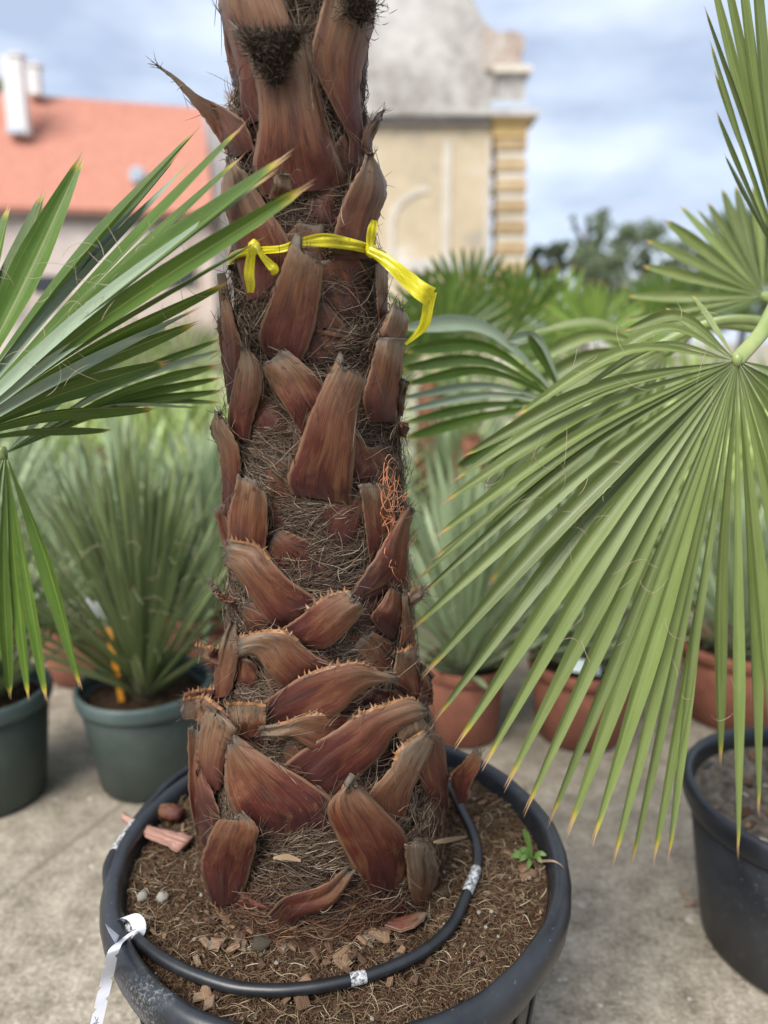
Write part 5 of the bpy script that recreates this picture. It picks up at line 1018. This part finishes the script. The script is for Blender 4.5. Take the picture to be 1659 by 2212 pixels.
def twine():
    r = np.random.default_rng(5); P = []
    base = [(842, 1008), (832, 1050), (840, 1105), (850, 1150), (846, 1190), (862, 1222), (884, 1262)]
    for k in range(18):
        i0 = r.integers(0, 3); i1 = r.integers(i0 + 3, 8); j = r.normal(0, 7, 2); pts = [hit(x + j[0] + r.normal(0, 5), y + j[1] + r.normal(0, 8), r.uniform(.014, .032)) for x, y in base[i0:i1]]; P.append(crom(pts, 24))
    for k in range(5):
        c = (845 + r.normal(0, 5), 1040 + r.normal(0, 25)); P.append(crom([hit(c[0] + 13 * math.cos(a) * (1 + .2 * k / 5), c[1] + 36 * math.sin(a), .03) for a in np.linspace(0, 5.6, 7)], 24))
    for k in range(16):
        x, y = r.normal(862, 12), r.normal(1130, 45); P.append(crom([hit(x + r.normal(0, 12), y + r.normal(0, 18), .03) for _ in range(4)], 24))
    o = link('frayed_twine', tubes(np.array(P), .00042, 4), 'orange_twine'); tag(o, 'frayed orange twine caught on the side of the trunk', 'twine')
twine()
def loose_bits():
    # pale pink broken stalk end and brown chunk beside it, lying under the hose
    def piece(name, px, mat, label, cat, z, w, hgt, n=14):
        C = crom([tuple(on_z(x, y, zz)) for (x, y), zz in zip(px, z)], n); T = np.gradient(C, axis=0); T /= np.linalg.norm(T, axis=1)[:, None]; Sd = np.cross(T, [0, 0, 1.]); V, uv = [], []; ww = np.interp(np.linspace(0, 1, n), np.linspace(0, 1, len(w)), w); r = np.random.default_rng(len(px[0]) + int(px[0][0])); m = 10
        for j in range(n):
            for i in range(m): a = 2 * math.pi * i / m; k = 1 + r.normal() * (.16 if mat == 'pink_wood' else .07); V.append(C[j] + Sd[j] * ww[j] * math.cos(a) * k + np.array([0, 0, hgt * math.sin(a) * k])); uv.append((i / m, j / n))
        o = link(name, mesh(name, V, grid_faces(m, n, 0, True) + [tuple(range(m))[::-1], tuple(range((n - 1) * m, n * m))], True, uv), mat); tag(o, label, cat); o.color = (.6, .5, 0, 1)
    piece('broken_stalk', [(404, 1822), (350, 1806), (300, 1785), (264, 1762)], 'pink_wood', 'pale pink broken stalk end sticking out under the hose', 'stalk', (SZ + .022, SZ + .019, SZ + .015, SZ + .017), (.018, .015, .010, .0045), .0055)
    piece('bark_chunk', [(392, 1762), (365, 1752), (338, 1748)], 'leaf_base', 'reddish brown rounded chunk behind the pink broken stalk', 'bark', (SZ + .02, SZ + .022, SZ + .014), (.012, .017, .007), .012)
    def shell(name, rows, label, tone, z0):
        V, uv = [], []; n = len(rows)
        for j, (xa, ya, xb, yb, h) in enumerate(rows):
            a, b = np.array(on_z(xa, ya, z0)), np.array(on_z(xb, yb, z0))
            for i in range(7): u = i / 6; V.append(a * (1 - u) + b * u + np.array([0, 0, .004 + h * math.sin(math.pi * u)])); uv.append((u, j / (n - 1)))
        o2 = len(V); V2 = [v - np.array([0, 0, .003]) for v in V]; f = grid_faces(7, n)
        o = link(name, mesh(name, V + V2, f + [tuple(i + o2 for i in q[::-1]) for q in f], True, uv + uv), 'leaf_base'); o.color = (*tone, 0, 1); tag(o, label, 'leaf base')
    shell('fallen_leaf_base', [(672, 2015, 690, 1992, .004), (720, 2016, 722, 1975, .010), (760, 2000, 765, 1962, .012), (795, 1985, 806, 1957, .009)], 'grey brown fallen leaf base lying on soil in front of the trunk', (.9, .42), SZ + .03)
    shell('fallen_leaf_base', [(830, 2004, 850, 1992, .004), (865, 2016, 880, 1985, .010), (895, 2006, 915, 1975, .008), (918, 1988, 925, 1976, .003)], 'reddish curled scrap of leaf base lying near the hose', (.5, .5), SZ + .024)
    # pale dry strips
    for (pts, lab) in (([(935, 1818), (965, 1814), (1008, 1806)], 'straw coloured dry leaf strip sticking out by the hose'), ([(590, 1852), (620, 1850), (650, 1858)], 'pale dry husk strip lying on the fibre at the trunk foot')):
        P = [hit(x, y, .04) for x, y in pts]; C = crom(P, 12); V = []
        for j, c in enumerate(C): w = .0035 * math.sin(math.pi * (j + .6) / 12.4); V += [c + np.array([0, 0, w]), c + np.array([0, -.002, -w])]
        o = link('dry_strip', mesh('dry', V, grid_faces(2, 12)), 'straw'); a = o.data.attributes.new('tone', 'FLOAT', 'POINT'); a.data.foreach_set('value', [.72] * len(V)); tag(o, lab, 'leaf strip')
    # seedling weed with its dead twig over the rim
    b = on_z(1150, 1858, SZ + .012); t = empty('weed_seedling', b); tag(t, 'small green weed seedling growing beside the rim', 'weed')
    for (x, y, zz, w) in ((1130, 1792, .055, .0052), (1104, 1852, .012, .0065), (1122, 1838, .02, .005), (1180, 1850, .014, .004), (1170, 1866, .008, .004), (1140, 1880, .006, .004), (1122, 1862, .008, .0045)):
        e = np.array(on_z(x, y, b.z + zz)); C = crom([np.array(b), (np.array(b) + e) / 2 + np.array([0, 0, .007]), e], 10); T = np.gradient(C, axis=0); Sd = np.cross(T, C0 - C); Sd /= np.linalg.norm(Sd, axis=1)[:, None]; V, uv = [], []
        for j in range(10):
            s = j / 9; ww = w * .78 * (.15 + .95 * math.sin(math.pi * min(1, s ** 1.3)) ** .8) + .0002
            for u in (-1, 0, 1): V.append(C[j] + Sd[j] * ww * u + np.array([0, 0, abs(u) * .0018])); uv.append((u / 2 + .5, s))
        child('leaf', mesh('leaf', V, grid_faces(3, 10), True, uv), 'weed', t)
    tw = [tuple(on_z(1160, 1860, SZ + .03)), tuple(on_z(1188, 1858, PZ + .002)), tuple(on_z(1205, 1864, PZ + .003)), tuple(on_z(1216, 1876, PZ - .008))]
    o = link('dry_twig', tubes(np.array([crom(tw, 20), crom([tuple(np.array(p) + (.002, -.004, .001)) for p in tw], 20)]), .0009, 5), 'dead_leaf'); tag(o, 'thin dry stem lying from the weed across the pot rim', 'twig')
    shell('dead_leaf', [(1118, 1878, 1128, 1868, .002), (1128, 1890, 1142, 1872, .004), (1140, 1884, 1148, 1874, .002)], 'brown dead leaf scrap beside the weed seedling', (.9, .5), SZ + .008)
loose_bits()
def yard_leaves():
    r = random.Random(3)
    for (x, y, lab) in ((1476, 1938, 'brown dead leaf on the concrete against the black pot'), (1492, 1958, 'curled grey brown dead leaf beside another at the black pot'), (1560, 2062, 'dead leaf scrap under the curve of the black pot')):
        p = on_z(x, y, 0); V, uv = [], []; a = r.uniform(0, 6.28)
        for j in range(7):
            s_ = j / 6; w = .008 * math.sin(math.pi * (s_ * .9 + .06))
            for u in (-1, 0, 1): X_, Y_ = (s_ - .5) * .036, u * w; V.append((X_ * math.cos(a) - Y_ * math.sin(a), X_ * math.sin(a) + Y_ * math.cos(a), .004 + abs(u) * .005 + .004 * math.sin(s_ * 4))); uv.append((u, s_))
        o = link('dead_leaf', mesh('dl', V, grid_faces(3, 7), True, uv), 'dead_leaf'); o.location = p; tag(o, lab, 'leaf')
yard_leaves()
